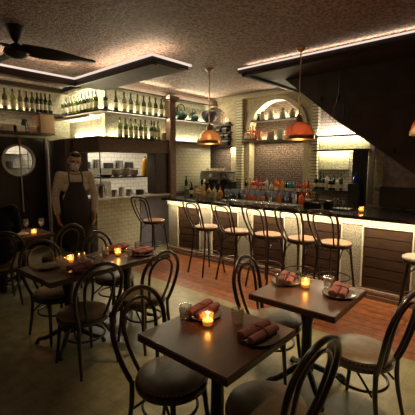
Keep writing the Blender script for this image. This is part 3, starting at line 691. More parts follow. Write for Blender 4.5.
# ------------------------------------------------------------------ pendants
def pendant(loc, zrim, r, shade, label):
    t = thing('pendant_lamp', label, 'lamp', (loc[0], loc[1], zrim))
    L = ZC-zrim; h = r*1.15
    MB().lathe([(0, L), (.075, L), (.07, L-.015), (.03, L-.05), (.012, L-.06), (0, L-.06)], 20).build('ceiling_rose', M['brass'], t)
    MB().tube([(0, 0, L-.05), (0, 0, h+.08)], .009, 8).build('rod', M['brass'], t)
    MB().lathe([(0, h+.10), (.02, h+.10), (.035, h+.06), (.055, h+.03), (.06, h-.01), (0, h-.01)], 18).build('cap', M['brass'], t)
    prof = [(r*math.cos(a), .05+(h-.05)*math.sin(a)) for a in [k*PI/2*.93/10 for k in range(11)]]
    s = MB().lathe(prof+[(q*.985, z-.004) for q, z in reversed(prof)], 32).build('lamp_shade', shade, t)
    rb = MB()
    for k in range(12):
        a = 2*PI*k/12; rb.tube([(q*1.004*math.cos(a), q*1.004*math.sin(a), z) for q, z in prof], .004, 6)
    rb.build('shade_ribs', M['brass'], s)
    MB().lathe([(r*.985, .0), (r*1.03, .0), (r*1.03, .05), (r*.985, .05)], 32, close=True).build('rim_band', M['brass'], t)
    MB().ell((0, 0, h*.5), (.035, .035, .05), 14, 10).build('bulb', M['bulb'], t)
    MB().tube([(0, 0, h*.5+.04), (0, 0, h)], .016, 8).build('bulb_socket', M['brass'], t)
    lt = bpy.data.lights.new('pendant_light', 'POINT'); lt.energy = 2.2; lt.color = (1, .62, .30); lt.shadow_soft_size = .05
    lo = bpy.data.objects.new('pendant_light', lt); COL.objects.link(lo); lo.parent = t; lo.location = (0, 0, h*.30)
    return t
pendant((4.7, 4.12), 2.07, .205, M['shade_amber'], 'amber ribbed glass pendant hanging over the bar end near the column')
pendant((4.72, 2.45), 2.07, .215, M['shade_red'], 'copper red glass pendant hanging before the bottle arch')
pendant((4.74, .82), 2.05, .215, M['shade_red'], 'copper red pendant over the bar in front of the dark stair')
# small wire lamp hanging by the stair
wl = thing('wire_lamp', 'unlit thin wire cage pendant hanging against the black stair', 'lamp', (5.6, 2.25, 2.35))
MB().tube([(0, 0, .81), (0, 0, .42)], .006, 6).build('cord', M['iron'], wl)
MB().lathe([(0, .42), (.03, .42), (.03, .34), (0, .34)], 12).build('lamp_holder', M['iron'], wl)
for k in range(6):
    a = k*PI/3
    MB().tube(spline([(.02*math.cos(a), .02*math.sin(a), .36), (.14*math.cos(a), .14*math.sin(a), .2), (.06*math.cos(a), .06*math.sin(a), .0)], 5), .003, 6).build('cage_wire', M['iron'], wl)

# ------------------------------------------------------------------ ceiling fan
FAN = thing('ceiling_fan', 'black three blade ceiling fan hung from the stucco ceiling', 'fan', (1.80, 4.60, ZC))
MB().lathe([(0, 0), (.105, 0), (.10, -.03), (.05, -.14), (.028, -.17), (0, -.17)], 24).build('ceiling_cup', M['fanmat'], FAN)
MB().tube([(0, 0, -.15), (0, 0, -.22)], .016, 10).build('down_rod', M['fanmat'], FAN)
MB().lathe([(0, -.19), (.03, -.19), (.06, -.21), (.125, -.26), (.14, -.30), (.115, -.335), (.05, -.355), (0, -.36)], 26).build('motor_hub', M['fanmat'], FAN)
for k in range(3):
    mb = MB(); n = 18; L = .90
    secs = []
    for i in range(n+1):
        t = i/n; x = .06+t*(L-.06); w = .12+.06*math.sin(PI*min(1, t*1.25))-.05*t; tw = -.30*(1-t)-.14; zz = -.30+.055*(1-t)**3+.01*t
        sw = -.06*math.sin(PI*t)
        if t > .95: w *= .7
        ring = []
        for q, (u, v) in enumerate(((-1, 0), (-.6, 1), (.6, 1), (1, 0), (.6, -1), (-.6, -1))):
            yy, z2 = u*w*.75, v*.009
            ring.append(mb.bm.verts.new((x, sw+yy*math.cos(tw)-z2*math.sin(tw), zz+yy*math.sin(tw)+z2*math.cos(tw))))
        secs.append(ring)
    for a, b in zip(secs, secs[1:]):
        for q in range(6): mb.bm.faces.new((a[q], a[(q+1) % 6], b[(q+1) % 6], b[q]))
    mb.bm.faces.new(secs[0]); mb.bm.faces.new(secs[-1])
    mb.build('fan_blade', M['fanmat'], FAN).rotation_euler = (0, 0, R(-22+120*k))

# ------------------------------------------------------------------ chairs
def hoop(wb, wt, yb, yt, zb, zt, n=10, sq=1., ra=.95):
    """a bentwood hoop: feet at (±wb, yb, zb), widest ±wt, top at zt"""
    pts = []; zs = zt-wt*ra
    def pw(v): return math.copysign(abs(v)**sq, v)
    def y(z): q = (z-zb)/(zt-zb); return yb+(yt-yb)*(q**.8 if q > 0 else 0)
    for k in range(n): z = zb+(zs-zb)*k/n; q = k/n; pts.append((-(wb+(wt-wb)*math.sin(q*PI/2)), y(z), z))
    for k in range(17): a = PI-PI*k/16; z = zs+wt*ra*pw(math.sin(a)); pts.append((wt*pw(math.cos(a)), y(z), z))
    for k in range(n-1, -1, -1): z = zb+(zs-zb)*k/n; q = k/n; pts.append(((wb+(wt-wb)*math.sin(q*PI/2)), y(z), z))
    return pts
def make_chair():
    t = thing('bentwood_chair', 'x', 'chair')
    MB().lathe([(0, .445), (.19, .445), (.208, .455), (.205, .472), (.17, .487), (.10, .492), (0, .493)], 32).build('seat', M['seatpad'], t)
    MB().lathe([(.16, .405), (.212, .405), (.219, .415), (.219, .44), (.208, .452), (.16, .45)], 36, close=True).build('seat_ring', M['bent'], t)
    mb = MB()
    for k in range(52):
        a = 2*PI*k/52; mb.ell((.2075*math.cos(a), .2075*math.sin(a), .459), (.0055, .0055, .0055), 6, 4)
    mb.build('nail_trim', M['nail'], t)
    MB().tube(hoop(.152, .218, -.185, -.305, .42, .935), .0165, 10).build('back_hoop', M['bent'], t)
    MB().tube(hoop(.078, .135, -.19, -.292, .45, .875), .0125, 8).build('inner_hoop', M['bent'], t)
    for s in (-1, 1):
        MB().tube(spline([(s*.152, -.183, .44), (s*.158, -.19, .25), (s*.178, -.235, 0)], 6), [.016]*6+[.0155, .015, .0145, .014, .0135, .013, .012], 10).build('leg', M['bent'], t)
        MB().tube(spline([(s*.14, .13, .43), (s*.152, .145, .24), (s*.172, .172, 0)], 6), [.0165]*6+[.016, .0155, .015, .014, .0135, .013, .012], 10).build('leg', M['bent'], t)
    MB().tube([(.165*math.cos(2*PI*k/32), -.015+.165*math.sin(2*PI*k/32)*1.03, .265) for k in range(32)], .0095, 8, closed=True).build('stretcher_ring', M['bent'], t)
    for s in (-1, 1):
        MB().tube(spline([(s*.155, -.17, .26), (s*.13, -.06, .36), (s*.12, .02, .405), (s*.135, .07, .37), (s*.152, .14, .27)], 6), .008, 8).build('side_brace', M['bent'], t)
    return t
CH = make_chair()
def chair(x, y, rz, label): dup(CH, (x, y, 0), R(rz), label, 'bentwood dining chairs')
# local +y is the way a sitter faces
chair(1.37, 1.50, 186, 'dark bentwood chair with its seat under the far side of the front table')
chair(1.51, .92, -5, 'dark bentwood chair cut by the photo bottom, before the front table')
chair(2.47, 1.44, 187, 'dark bentwood chair between the two napkin tables, seat under the one near the bar')
chair(2.43, .75, -9, 'dark bentwood chair whose whole pale brown seat shows beside the table near the bar')
chair(2.08, 2.68, 2, 'dark bentwood chair outlined on pale tile, before the bright end of the long table')
chair(1.50, 2.76, 2, 'dark bentwood chair standing before the dim end of the long table')
chair(1.58, 3.42, 184, 'dark bentwood chair behind the dim end of the long table')
chair(2.26, 3.42, 190, 'dark bentwood chair behind the long table, hoop against the cream tiled half wall')
chair(2.24, 4.72, 8, 'dark bentwood chair at the small table by the door, in front of the standing person')
chair(1.52, 4.78, -8, 'dark bentwood chair under the seated guest in black')

# ------------------------------------------------------------------ bar stools
def make_stool(seat_m):
    t = thing('bar_stool', 'x', 'stool')
    MB().lathe([(0, .725), (.175, .725), (.192, .735), (.192, .748), (.178, .757), (.10, .751), (0, .749)], 30).build('seat', seat_m, t)
    MB().lathe([(.14, .695), (.185, .695), (.193, .703), (.193, .73), (.14, .73)], 32, close=True).build('seat_ring', M['bent'], t)
    MB().tube(hoop(.135, .20, -.165, -.35, .71, 1.175, sq=.52, ra=.6), .0135, 10).build('back_hoop', M['bent'], t)
    MB().tube(hoop(.080, .128, -.17, -.335, .735, 1.13, sq=.6, ra=.7), .010, 8).build('inner_hoop', M['bent'], t)
    for s in (-1, 1):
        MB().tube(spline([(s*.142, -.163, .72), (s*.155, -.185, .38), (s*.185, -.25, 0)], 6), [.0145]*13, 10).build('leg', M['bent'], t)
        MB().tube(spline([(s*.13, .12, .715), (s*.155, .155, .38), (s*.19, .20, 0)], 6), [.0145]*13, 10).build('leg', M['bent'], t)
        MB().tube(spline([(s*.155, -.16, .58), (s*.13, -.07, .66), (s*.12, .0, .697), (s*.13, .05, .66), (s*.14, .128, .58)], 6), .007, 8).build('side_brace', M['bent'], t)
    MB().tube([(.203*math.cos(2*PI*k/36), -.02+.203*math.sin(2*PI*k/36), .31) for k in range(36)], .0085, 8, closed=True).build('foot_ring', M['bent'], t)
    return t
S1 = make_stool(M['stoolseat']); S2 = make_stool(M['palestool'])
for i, (x, y, a) in enumerate(((4.18, 3.70, -99), (4.2, 3.13, -99), (4.27, 2.64, -97), (4.32, 2.15, -97), (4.36, 1.71, -99))):
    dup(S1, (x, y, 0), R(a), ['tan seated bentwood bar stool, first at the bar from the column end', 'tan seated bentwood bar stool, second at the bar from the column end', 'tan seated bentwood bar stool in the middle of the five at the bar', 'tan seated bentwood bar stool, fourth at the bar from the column end', 'tan seated bentwood bar stool, fifth from the column end, below the bar candle'][i], 'bentwood stools along the bar')
dup(S1, (4.03, 4.83, 0), R(-86), 'tan seated bentwood stool standing before the grey panel and tiled half wall', 'bentwood stools along the bar')
dup(S2, (4.22, .73, 0), R(8), 'pale seated bar stool cut by the photo edge, before the last board panel', 'bentwood stools along the bar')

# ------------------------------------------------------------------ tables
def make_table():
    t = thing('cafe_table', 'x', 'table')
    MB().box(-.33, .33, -.33, .33, .704, .75, .005).build('table_top', M['table'], t)
    MB().box(-.17, .17, -.17, .17, .692, .704, .003).build('top_plate', M['iron'], t)
    MB().lathe([(0, .12), (.06, .12), (.058, .16), (.042, .2), (.037, .50), (.052, .56), (.052, .60), (.04, .64), (.07, .692), (0, .692)], 20).build('pedestal', M['iron'], t)
    for k in range(4):
        a = PI/4+k*PI/2
        pts = spline([(.03, 0, .16), (.12, 0, .115), (.22, 0, .06), (.29, 0, .045), (.315, 0, .02)], 5)
        MB().tube([(p.x*math.cos(a), p.x*math.sin(a), p.z) for p in pts], [.026-.0005*i for i in range(len(pts))], 8).lathe([(0, 0), (.02, 0), (.022, .02), (0, .03)], 12, (.315*math.cos(a), .315*math.sin(a), 0)).build('leg', M['iron'], t)
    return t
TB = make_table()
dup(TB, (1.525, 1.27, 0), 0, 'square dark wooden table in front, with two pink napkins and a candle', 'square cafe tables')
dup(TB, (2.49, 1.17, 0), R(1.5), 'square dark wooden table near the bar, with a napkin and glowing candle', 'square cafe tables')
dup(TB, (1.585, 3.18, 0), R(1), 'dim square table at the dark end of the pushed-together pair', 'square cafe tables')
dup(TB, (2.26, 3.18, 0), R(1), 'square table at the bright candle end of the pushed-together pair', 'square cafe tables')
dup(TB, (1.98, 5.26, 0), 0, 'small square table by the round windowed door', 'square cafe tables')

# table settings
tm = thing('water_tumbler', 'x', 'glass')
MB().lathe([(0, 0), (.029, 0), (.033, .012), (.040, .095), (.0375, .095), (.030, .014), (0, .012)], 20).build('glass_body', M['glass'], tm)
fl = MB()
for k in range(10):
    a = 2*PI*k/10; fl.tube([(.0325*math.cos(a), .0325*math.sin(a), .012), (.0385*math.cos(a), .0385*math.sin(a), .075)], .0028, 6)
fl.build('glass_flutes', M['glass'], tm)
def tumbler(x, y, z, label): dup(tm, (x, y, z), random.uniform(0, 6), label, 'water tumblers')
pl = thing('dinner_plate', 'x', 'plate')
MB().lathe([(0, 0), (.065, 0), (.075, .006), (.118, .016), (.118, .020), (.075, .011), (0, .008)], 36).build('plate_body', M['plate'], pl)
MB().tube([(.1175*math.cos(2*PI*k/36), .1175*math.sin(2*PI*k/36), .0185) for k in range(36)], .0022, 6, closed=True).build('plate_rim', M['taupe'], pl)
np_ = thing('folded_napkin', 'x', 'napkin')
def lobe(mb, y, z, r, L, ry=1.):
    rings = []
    for i, (x, s) in enumerate(((-L, .55), (-L*.97, .9), (-L*.5, 1.0), (-.02, .97), (.0, .90), (.02, .97), (L*.5, 1.0), (L*.97, .9), (L, .55))):
        rings.append([mb.bm.verts.new((x, y+r*ry*s*1.25*math.cos(2*PI*k/14), z+r*s*math.sin(2*PI*k/14))) for k in range(14)])
    for a, b in zip(rings, rings[1:]):
        for k in range(14): mb.bm.faces.new((a[k], a[(k+1) % 14], b[(k+1) % 14], b[k]))
    mb.bm.faces.new(rings[0]); mb.bm.faces.new(rings[-1])
mb = MB(); lobe(mb, -.036, .022, .022, .118); lobe(mb, .028, .027, .027, .122); mb.build('napkin_cloth', M['napkin'], np_)
mb = MB(); pts = [(0, .0665*math.cos(2*PI*k/28)-.003, .026+.0285*math.sin(2*PI*k/28)) for k in range(28)]
mb.tube(pts, .0035, 6, closed=True, flat=1.); mb.build('napkin_tie', M['napband'], np_)
def setting(x, y, rz, what, z=.75, nap=True):
    dup(pl, (x, y, z), 0, 'dark glossy plate '+what, 'dinner plates')
    if nap: dup(np_, (x, y, z+.0205), R(rz), 'rolled dusty pink napkin on the plate '+what, 'pink napkins')
cd = thing('votive_candle', 'x', 'candle')
MB().lathe([(0, 0), (.030, 0), (.034, .01), (.036, .035), (.033, .055), (.036, .078), (.034, .078), (.031, .055), (.033, .035), (.031, .008), (0, .008)], 20).build('votive_glass', M['votive'], cd)
wx = MB().lathe([(0, .009), (.030, .009), (.0315, .03), (.030, .036), (.006, .034), (0, .034)], 18).build('wax', M['wax'], cd)
MB().tube([(0, 0, .034), (0, 0, .042)], .001, 5).build('wick', M['black'], wx)
MB().lathe([(0, .040), (.0045, .044), (.0055, .050), (.0025, .060), (0, .068)], 10).build('flame', M['flame'], cd)
lt = bpy.data.lights.new('candle_light', 'POINT'); lt.energy = .55; lt.color = (1, .48, .16); lt.shadow_soft_size = .012
lo = bpy.data.objects.new('candle_light', lt); COL.objects.link(lo); lo.parent = cd; lo.location = (0, 0, .060)
def candle(x, y, z, label): dup(cd, (x, y, z), 0, label, 'lit votive candles')
candle(1.545, 1.365, .75, 'lit glass votive candle in the middle of the front table')
candle(2.55, 1.225, .75, 'lit glass votive candle in the middle of the table near the bar')
candle(1.68, 3.30, .75, 'lit votive candle on the dim end of the long table')
candle(2.16, 3.19, .75, 'lit orange votive candle between settings on the bright end of the long table')
candle(2.05, 5.02, .75, 'lit votive candle on the small table by the door')
candle(4.95, 1.61, 1.075, 'lit votive candle standing alone on the bar top')
setting(1.61, 1.045, -4, 'on the near side of the front table')
setting(1.635, 1.485, 8, 'behind the candle on the front table')
tumbler(1.515, 1.525, .75, 'water tumbler beside the far napkin on the front table')
tumbler(1.685, 1.245, .75, 'water tumbler between the napkins on the front table')
setting(2.57, .965, 12, 'nearest the bar stools')
setting(2.56, 1.40, 20, 'behind the candle on the table near the bar')
tumbler(2.66, 1.085, .75, 'water tumbler by the napkin plate on the table near the bar')
tumbler(2.46, 1.40, .75, 'water tumbler before the far plate on the table near the bar')
sg = thing('herb_sprig', 'small green sprig beside the candle on the table near the bar', 'plant', (2.66, 1.33, .75))
MB().lathe([(0, 0), (.02, 0), (.024, .05), (.02, .05), (.018, .005), (0, .005)], 14).build('bud_vase', M['glass'], sg)
mb = MB()
for k in range(14):
    a, q = random.uniform(0, 6.28), random.uniform(.005, .035)
    mb.ell((q*math.cos(a), q*math.sin(a), random.uniform(.055, .095)), (.014, .008, .003), 8, 4, Matrix.Rotation(a, 3, 'Z') @ Matrix.Rotation(random.uniform(-.8, .3), 3, 'Y'))
mb.build('leaves', M['leaf'], sg)
setting(1.45, 3.32, 20, 'empty at the dim far corner of the long table', nap=False)
setting(1.62, 2.98, 10, 'on the dim end of the long table')
tumbler(1.56, 3.25, .75, 'water tumbler beside the candle on the dim end of the long table')
tumbler(1.78, 3.25, .75, 'water tumbler past the candle on the dim end of the long table')
tumbler(1.52, 3.10, .75, 'water tumbler near the front plate on the dim end of the long table')
tumbler(1.83, 3.05, .75, 'water tumbler at the seam of the long table')
setting(2.30, 3.38, 15, 'on the long table, tiled wall side')
setting(2.36, 3.02, 8, 'on the long table, near bright corner')
tumbler(2.08, 3.30, .75, 'water tumbler beside the candle on the bright end of the long table')
tumbler(2.22, 3.06, .75, 'water tumbler in front of the candle on the bright end of the long table')
tumbler(2.45, 3.22, .75, 'water tumbler at the end of the long table')
wg2 = dup(wg, (2.02, 5.20, .75), 0, 'stemmed wine glass behind the candle on the small table by the door', 'stemmed glass by the door')
dup(wg, (2.20, 5.12, .75), 0, 'stemmed wine glass beside the candle on the small table by the door', 'stemmed glass by the door')
setting(1.85, 5.10, 0, 'at the guest side of the small table by the door', nap=False)
o = MB().box(-.13, .13, -.08, .08, 0, .014, .004).build('white_napkin', M['white'], loc=(1.85, 5.10, .7705)); o.rotation_euler = (0, 0, .3); tag(o, 'flat white napkin on the small table by the door', 'napkin')

# ------------------------------------------------------------------ people
def cap_chain(bm, pts, rads, sub=3):
    """overlapping spheres along a chain of joints, later fused into one skin"""
    for (p, r), (q, s) in zip(zip(pts, rads), list(zip(pts, rads))[1:]):
        p, q = Vector(p), Vector(q); L = (q-p).length; n = max(2, int(L/(min(r, s)*.45)))
        for k in range(n+1):
            t = k/n; c = p.lerp(q, t); rr = r+(s-r)*t
            g = bmesh.ops.create_icosphere(bm, subdivisions=sub-1, radius=rr)
            for v in g['verts']: v.co += c
def fuse(name, bm, m, parent, voxel=.008, smooth=3):
    me = bpy.data.meshes.new(name); bm.to_mesh(me); bm.free()
    o = bpy.data.objects.new(name, me); COL.objects.link(o)
    md = o.modifiers.new('r', 'REMESH'); md.mode = 'VOXEL'; md.voxel_size = voxel
    sm = o.modifiers.new('s', 'SMOOTH'); sm.iterations = smooth; sm.factor = .5
    dg = bpy.context.evaluated_depsgraph_get(); dg.update()
    nm = bpy.data.meshes.new_from_object(o.evaluated_get(dg))
    COL.objects.unlink(o); bpy.data.objects.remove(o)
    nm.materials.clear(); nm.materials.append(m)
    for p in nm.polygons: p.use_smooth = True
    r = bpy.data.objects.new(name, nm); COL.objects.link(r); r.parent = parent
    return r
def ellb(bm, c, r, rot=None):
    g = bmesh.ops.create_icosphere(bm, subdivisions=3, radius=1)
    for v in g['verts']:
        p = Vector((v.co.x*r[0], v.co.y*r[1], v.co.z*r[2]))
        v.co = (rot @ p if rot else p)+Vector(c)
def hand(bm, wrist, d, palm_n, S, side, curl=.5):
    """palm and five fingers growing along d from the wrist"""
    d = Vector(d).normalized(); nrm = Vector(palm_n); nrm = (nrm-d*nrm.dot(d)).normalized(); sd = d.cross(nrm)*side
    w = Vector(wrist)
    for k, (u, v) in enumerate(((-.026, 1), (-.009, 1), (.009, 1), (.026, 1))):
        cap_chain(bm, [w+d*.01*S+sd*u*.6*S, w+d*.085*S+sd*u*S], [.015*S, .0125*S])
    for u, L in ((-.030, .062), (-.010, .074), (.010, .080), (.029, .072)):
        b = w+d*.088*S+sd*u*S
        p1 = b+(d*math.cos(curl*.5)+nrm*math.sin(curl*.5))*L*.45*S; p2 = p1+(d*math.cos(curl*1.2)+nrm*math.sin(curl*1.2))*L*.32*S; p3 = p2+(d*math.cos(curl*1.8)+nrm*math.sin(curl*1.8))*L*.23*S
        cap_chain(bm, [b, p1, p2, p3], [.0105*S, .0095*S, .0088*S, .0075*S])
    b = w+d*.03*S+sd*.030*S; p1 = b+(d*.6+sd*.7+nrm*.3).normalized()*.045*S; p2 = p1+(d*.9+sd*.25+nrm*.4).normalized()*.032*S
    cap_chain(bm, [b, p1, p2], [.014*S, .0115*S, .009*S])
def head(bm, c, S, rot):
    """skull, jaw, nose, brow and ears; the face looks along local -y"""
    c = Vector(c)
    def E(p, r): ellb(bm, c+rot @ (Vector(p)*S), tuple(q*S for q in r), rot)
    E((0, .012, .035), (.074, .092, .088)); E((0, -.02, -.035), (.060, .068, .075)); E((0, -.045, -.085), (.034, .030, .026))
    E((0, -.098, -.018), (.012, .018, .022)); E((0, -.088, .008), (.009, .012, .03)); E((0, -.078, .03), (.052, .018, .012))
    for s in (-1, 1):
        E((s*.075, .012, -.005), (.011, .022, .033)); E((s*.038, -.068, -.03), (.022, .02, .02))
    E((0, -.083, -.062), (.024, .012, .007)); E((0, -.081, -.072), (.021, .012, .008))

# standing person in shirt, mask and apron: local -y is forward
S = 1.08
PR = thing('person', 'person standing by the kitchen pass in pale shirt, dark apron and face mask', 'person', (2.61, 4.88, 0), R(-20))
def V(x, y, z): return (x*S, y*S, z*S)
hrot = Matrix.Rotation(R(8), 3, 'Y') @ Matrix.Rotation(R(10), 3, 'X')
HC = V(.0, -.05, 1.625)
ARM = {}
bm = bmesh.new()
ARM[1] = [V(.185, .0, 1.44), V(.255, .02, 1.17), V(.225, -.09, .93)]      # the pass side
ARM[-1] = [V(-.185, .0, 1.44), V(-.255, .03, 1.17), V(-.235, -.06, .93)]
head(bm, HC, S*1.06, hrot)
cap_chain(bm, [V(0, .0, 1.42), V(0, -.02, 1.54)], [.062*S, .056*S])
for z, rx, ry in ((1.38, .165, .095), (1.28, .165, .11), (1.15, .15, .105), (1.03, .15, .105), (.93, .165, .115)): ellb(bm, V(0, .0, z), (rx*S, ry*S, .10*S))
for s in (-1, 1):
    cap_chain(bm, [V(s*.07, .0, 1.43)]+ARM[s], [.06*S, .058*S, .042*S, .030*S])
    cap_chain(bm, [V(s*.09, 0, .90), V(s*.10, -.01, .50), V(s*.105, .02, .09)], [.088*S, .058*S, .042*S])
    cap_chain(bm, [V(s*.105, .02, .05), V(s*.12, -.15, .035)], [.045*S, .034*S])
    w = Vector(ARM[s][2]); hand(bm, w, (-.08*s, -.35, -1), (-s*.9, .2, 0), S, 1 if s > 0 else -1)
body = fuse('body', bm, M['skin'], PR, .0068, 2)
bm = bmesh.new()
for z, rx, ry in ((1.38, .178, .108), (1.28, .178, .123), (1.15, .166, .12), (1.03, .166, .12), (.96, .175, .125)): ellb(bm, V(0, .0, z), (rx*S, ry*S, .095*S))
for s in (-1, 1):
    a = ARM[s]; cap_chain(bm, [V(s*.07, .0, 1.425), a[0], a[1], tuple(Vector(a[1]).lerp(Vector(a[2]), .85))], [.066*S, .066*S, .056*S, .044*S])
fuse('shirt', bm, M['shirt'], PR, .011, 3)
col = MB().tube([V(.068*math.cos(2*PI*k/20), -.01+.068*math.sin(2*PI*k/20), 1.488+.012*math.sin(2*PI*k/20)) for k in range(20)], .016*S, 8, closed=True); col.build('collar', M['shirt'], PR)
bm = bmesh.new()
ellb(bm, V(0, 0, .95), (.18*S, .13*S, .09*S))
for s in (-1, 1): cap_chain(bm, [V(s*.09, 0, .92), V(s*.10, -.01, .50), V(s*.105, .02, .10)], [.098*S, .074*S, .066*S])
fuse('trousers', bm, M['trouser'], PR, .011, 3)
for s in (-1, 1):
    bm = bmesh.new(); cap_chain(bm, [V(s*.105, .03, .052), V(s*.12, -.13, .045), V(s*.122, -.17, .042)], [.05*S, .044*S, .036*S]); fuse('shoe', bm, M['black'], PR, .009, 2)
# apron: curved bib and skirt wrapping the front
mb = MB()
rows = [(1.36, .085, -.118), (1.30, .10, -.132), (1.22, .13, -.138), (1.12, .165, -.138), (1.02, .185, -.140), (.90, .20, -.145), (.75, .205, -.14), (.60, .205, -.135), (.52, .205, -.13)]
gr = []
for z, hw, yf in rows:
    q = []
    for k in range(13):
        u = -1+k/6; x = hw*math.sin(u*PI/2*.92); y = yf+abs(u)**2.2*(.02+.085*min(1, max(0, (hw-.085)/.1)))
        q.append((x, y, z))
    gr.append(q)
A = [[mb.bm.verts.new(V(*p)) for p in q] for q in gr]; B = [[mb.bm.verts.new(V(p[0], p[1]-.007, p[2])) for p in q] for q in gr]
for G in (A, B):
    for i in range(len(G)-1):
        for k in range(12): mb.bm.faces.new((G[i][k], G[i][k+1], G[i+1][k+1], G[i+1][k]))
for k in range(12):
    for i in (0, -1): mb.bm.faces.new((A[i][k], A[i][k+1], B[i][k+1], B[i][k]))
for i in range(len(A)-1):
    for k in (0, -1): mb.bm.faces.new((A[i][k], A[i+1][k], B[i+1][k], B[i][k]))
ap = mb.build('apron', M['apron'], PR)
for s in (-1, 1): MB().tube(spline([V(s*.08, -.122, 1.355), V(s*.085, -.10, 1.43), V(s*.07, -.03, 1.505), V(s*.03, .06, 1.505)], 5), .008*S, 6).build('neck_strap', M['apron'], ap)
def HP(x, y, z): return Vector(HC)+hrot @ (Vector((x, y, z))*S)
bm = bmesh.new()
ellb(bm, HP(0, -.055, -.055), (.060*S, .056*S, .052*S), hrot); ellb(bm, HP(0, -.088, -.035), (.032*S, .032*S, .034*S), hrot)
mk = fuse('face_mask', bm, M['mask'], PR, .006, 4)
for s in (-1, 1): MB().tube(spline([HP(s*.056, -.05, -.03), HP(s*.075, -.01, -.012), HP(s*.082, .015, .01)], 4), .0025, 6).build('ear_loop', M['mask'], mk)
for s in (-1, 1): MB().ell(HP(s*.030, -.083, .010), (.012*S, .008*S, .007*S), 12, 8).build('eye', M['eye'], PR)
bm = bmesh.new()
ellb(bm, HP(0, .030, .055), (.082*S, .092*S, .080*S), hrot); ellb(bm, HP(0, -.02, .095), (.066*S, .066*S, .040*S), hrot); ellb(bm, HP(0, .065, .0), (.070*S, .052*S, .07*S), hrot)
fuse('hair', bm, M['hair'], PR, .007, 2)

# seated guest in black, mostly outside the frame
GS = thing('person', 'seated guest in a black jacket at the small table by the door, turned away', 'person', (1.50, 4.80, 0), R(172))
def G(x, y, z): return (x*1.04, y*1.04, z*1.04)
grot = Matrix.Rotation(R(-20), 3, 'Z') @ Matrix.Rotation(R(14), 3, 'X')
GH = G(0, -.10, 1.30)
garm = {s: [G(s*.19, 0, 1.10), G(s*.25, -.10, .86), G(s*.14, -.27, .80)] for s in (-1, 1)}
bm = bmesh.new(); head(bm, GH, 1.04, grot)
cap_chain(bm, [G(0, .02, 1.08), G(0, -.05, 1.22)], [.062, .056])
for z, y, rx, ry in ((1.04, .0, .165, .10), (.93, .02, .165, .115), (.80, .03, .155, .11), (.66, .03, .165, .12), (.59, .02, .18, .13)): ellb(bm, G(0, y, z), (rx, ry, .10))
for s in (-1, 1):
    cap_chain(bm, [G(s*.07, 0, 1.08)]+garm[s], [.06, .058, .043, .031])
    cap_chain(bm, [G(s*.09, .0, .56), G(s*.11, -.40, .55), G(s*.11, -.36, .10)], [.085, .062, .044])
    cap_chain(bm, [G(s*.11, -.35, .055), G(s*.12, -.52, .038)], [.046, .034])
    hand(bm, garm[s][2], (-s*.3, -1, -.05), (0, .1, -1), 1.0, s, .35)
fuse('body', bm, M['skin2'], GS, .008, 2)
bm = bmesh.new()
for z, y, rx, ry in ((1.04, .0, .19, .125), (.93, .02, .20, .15), (.80, .03, .19, .145), (.68, .03, .195, .15), (.60, .03, .20, .15)): ellb(bm, G(0, y, z), (rx, ry, .10))
for s in (-1, 1):
    a = garm[s]; cap_chain(bm, [G(s*.07, 0, 1.07), a[0], a[1], tuple(Vector(a[1]).lerp(Vector(a[2]), .85))], [.08, .085, .068, .05])
fuse('jacket', bm, M['jacket'], GS, .012, 3)
bm = bmesh.new()
for s in (-1, 1): cap_chain(bm, [G(s*.09, .0, .565), G(s*.11, -.40, .555), G(s*.11, -.36, .12)], [.095, .075, .062])
ellb(bm, G(0, .02, .58), (.185, .14, .09))
fuse('trousers', bm, M['trouser'], GS, .012, 3)
for s in (-1, 1):
    bm = bmesh.new(); cap_chain(bm, [G(s*.11, -.34, .055), G(s*.12, -.50, .046), G(s*.12, -.53, .042)], [.052, .044, .036]); fuse('shoe', bm, M['black'], GS, .009, 2)
def GP(x, y, z): return Vector(GH)+grot @ (Vector((x, y, z))*1.04)
bm = bmesh.new(); ellb(bm, GP(0, .030, .055), (.084, .094, .082), grot); ellb(bm, GP(0, .06, -.02), (.075, .06, .09), grot); fuse('hair', bm, M['hair'], GS, .008, 2)
bm = bmesh.new(); ellb(bm, GP(0, -.058, -.055), (.058, .052, .05), grot); fuse('face_mask', bm, M['mask'], GS, .007, 3)
for s in (-1, 1): MB().ell(GP(s*.030, -.083, .010), (.012, .008, .007), 12, 8).build('eye', M['eye'], GS)

# ------------------------------------------------------------------ lights
WARM = (1, .74, .42)
def area(name, loc, sx, sy, e, rot=(0, 0, 0), col=WARM, spread=None):
    l = bpy.data.lights.new(name, 'AREA'); l.shape = 'RECTANGLE'; l.size = sx; l.size_y = sy; l.energy = e; l.color = col
    if spread: l.spread = spread
    o = bpy.data.objects.new(name, l); COL.objects.link(o); o.location = loc; o.rotation_euler = rot; return o
def spot(name, loc, e, ang, col=(1, .72, .42), blend=.8, tgt=None, r=.06):
    l = bpy.data.lights.new(name, 'SPOT'); l.energy = e; l.spot_size = R(ang); l.spot_blend = blend; l.color = col; l.shadow_soft_size = r
    o = bpy.data.objects.new(name, l); COL.objects.link(o); o.location = loc
    if tgt: o.rotation_euler = (Vector(tgt)-Vector(loc)).to_track_quat('-Z', 'Y').to_euler()
    return o
# LED tape under the counter lip
area('bar_led', (4.62, 2.0, 1.024), .03, 6.4, 34, (0, R(-6), 0), (1, .87, .60))
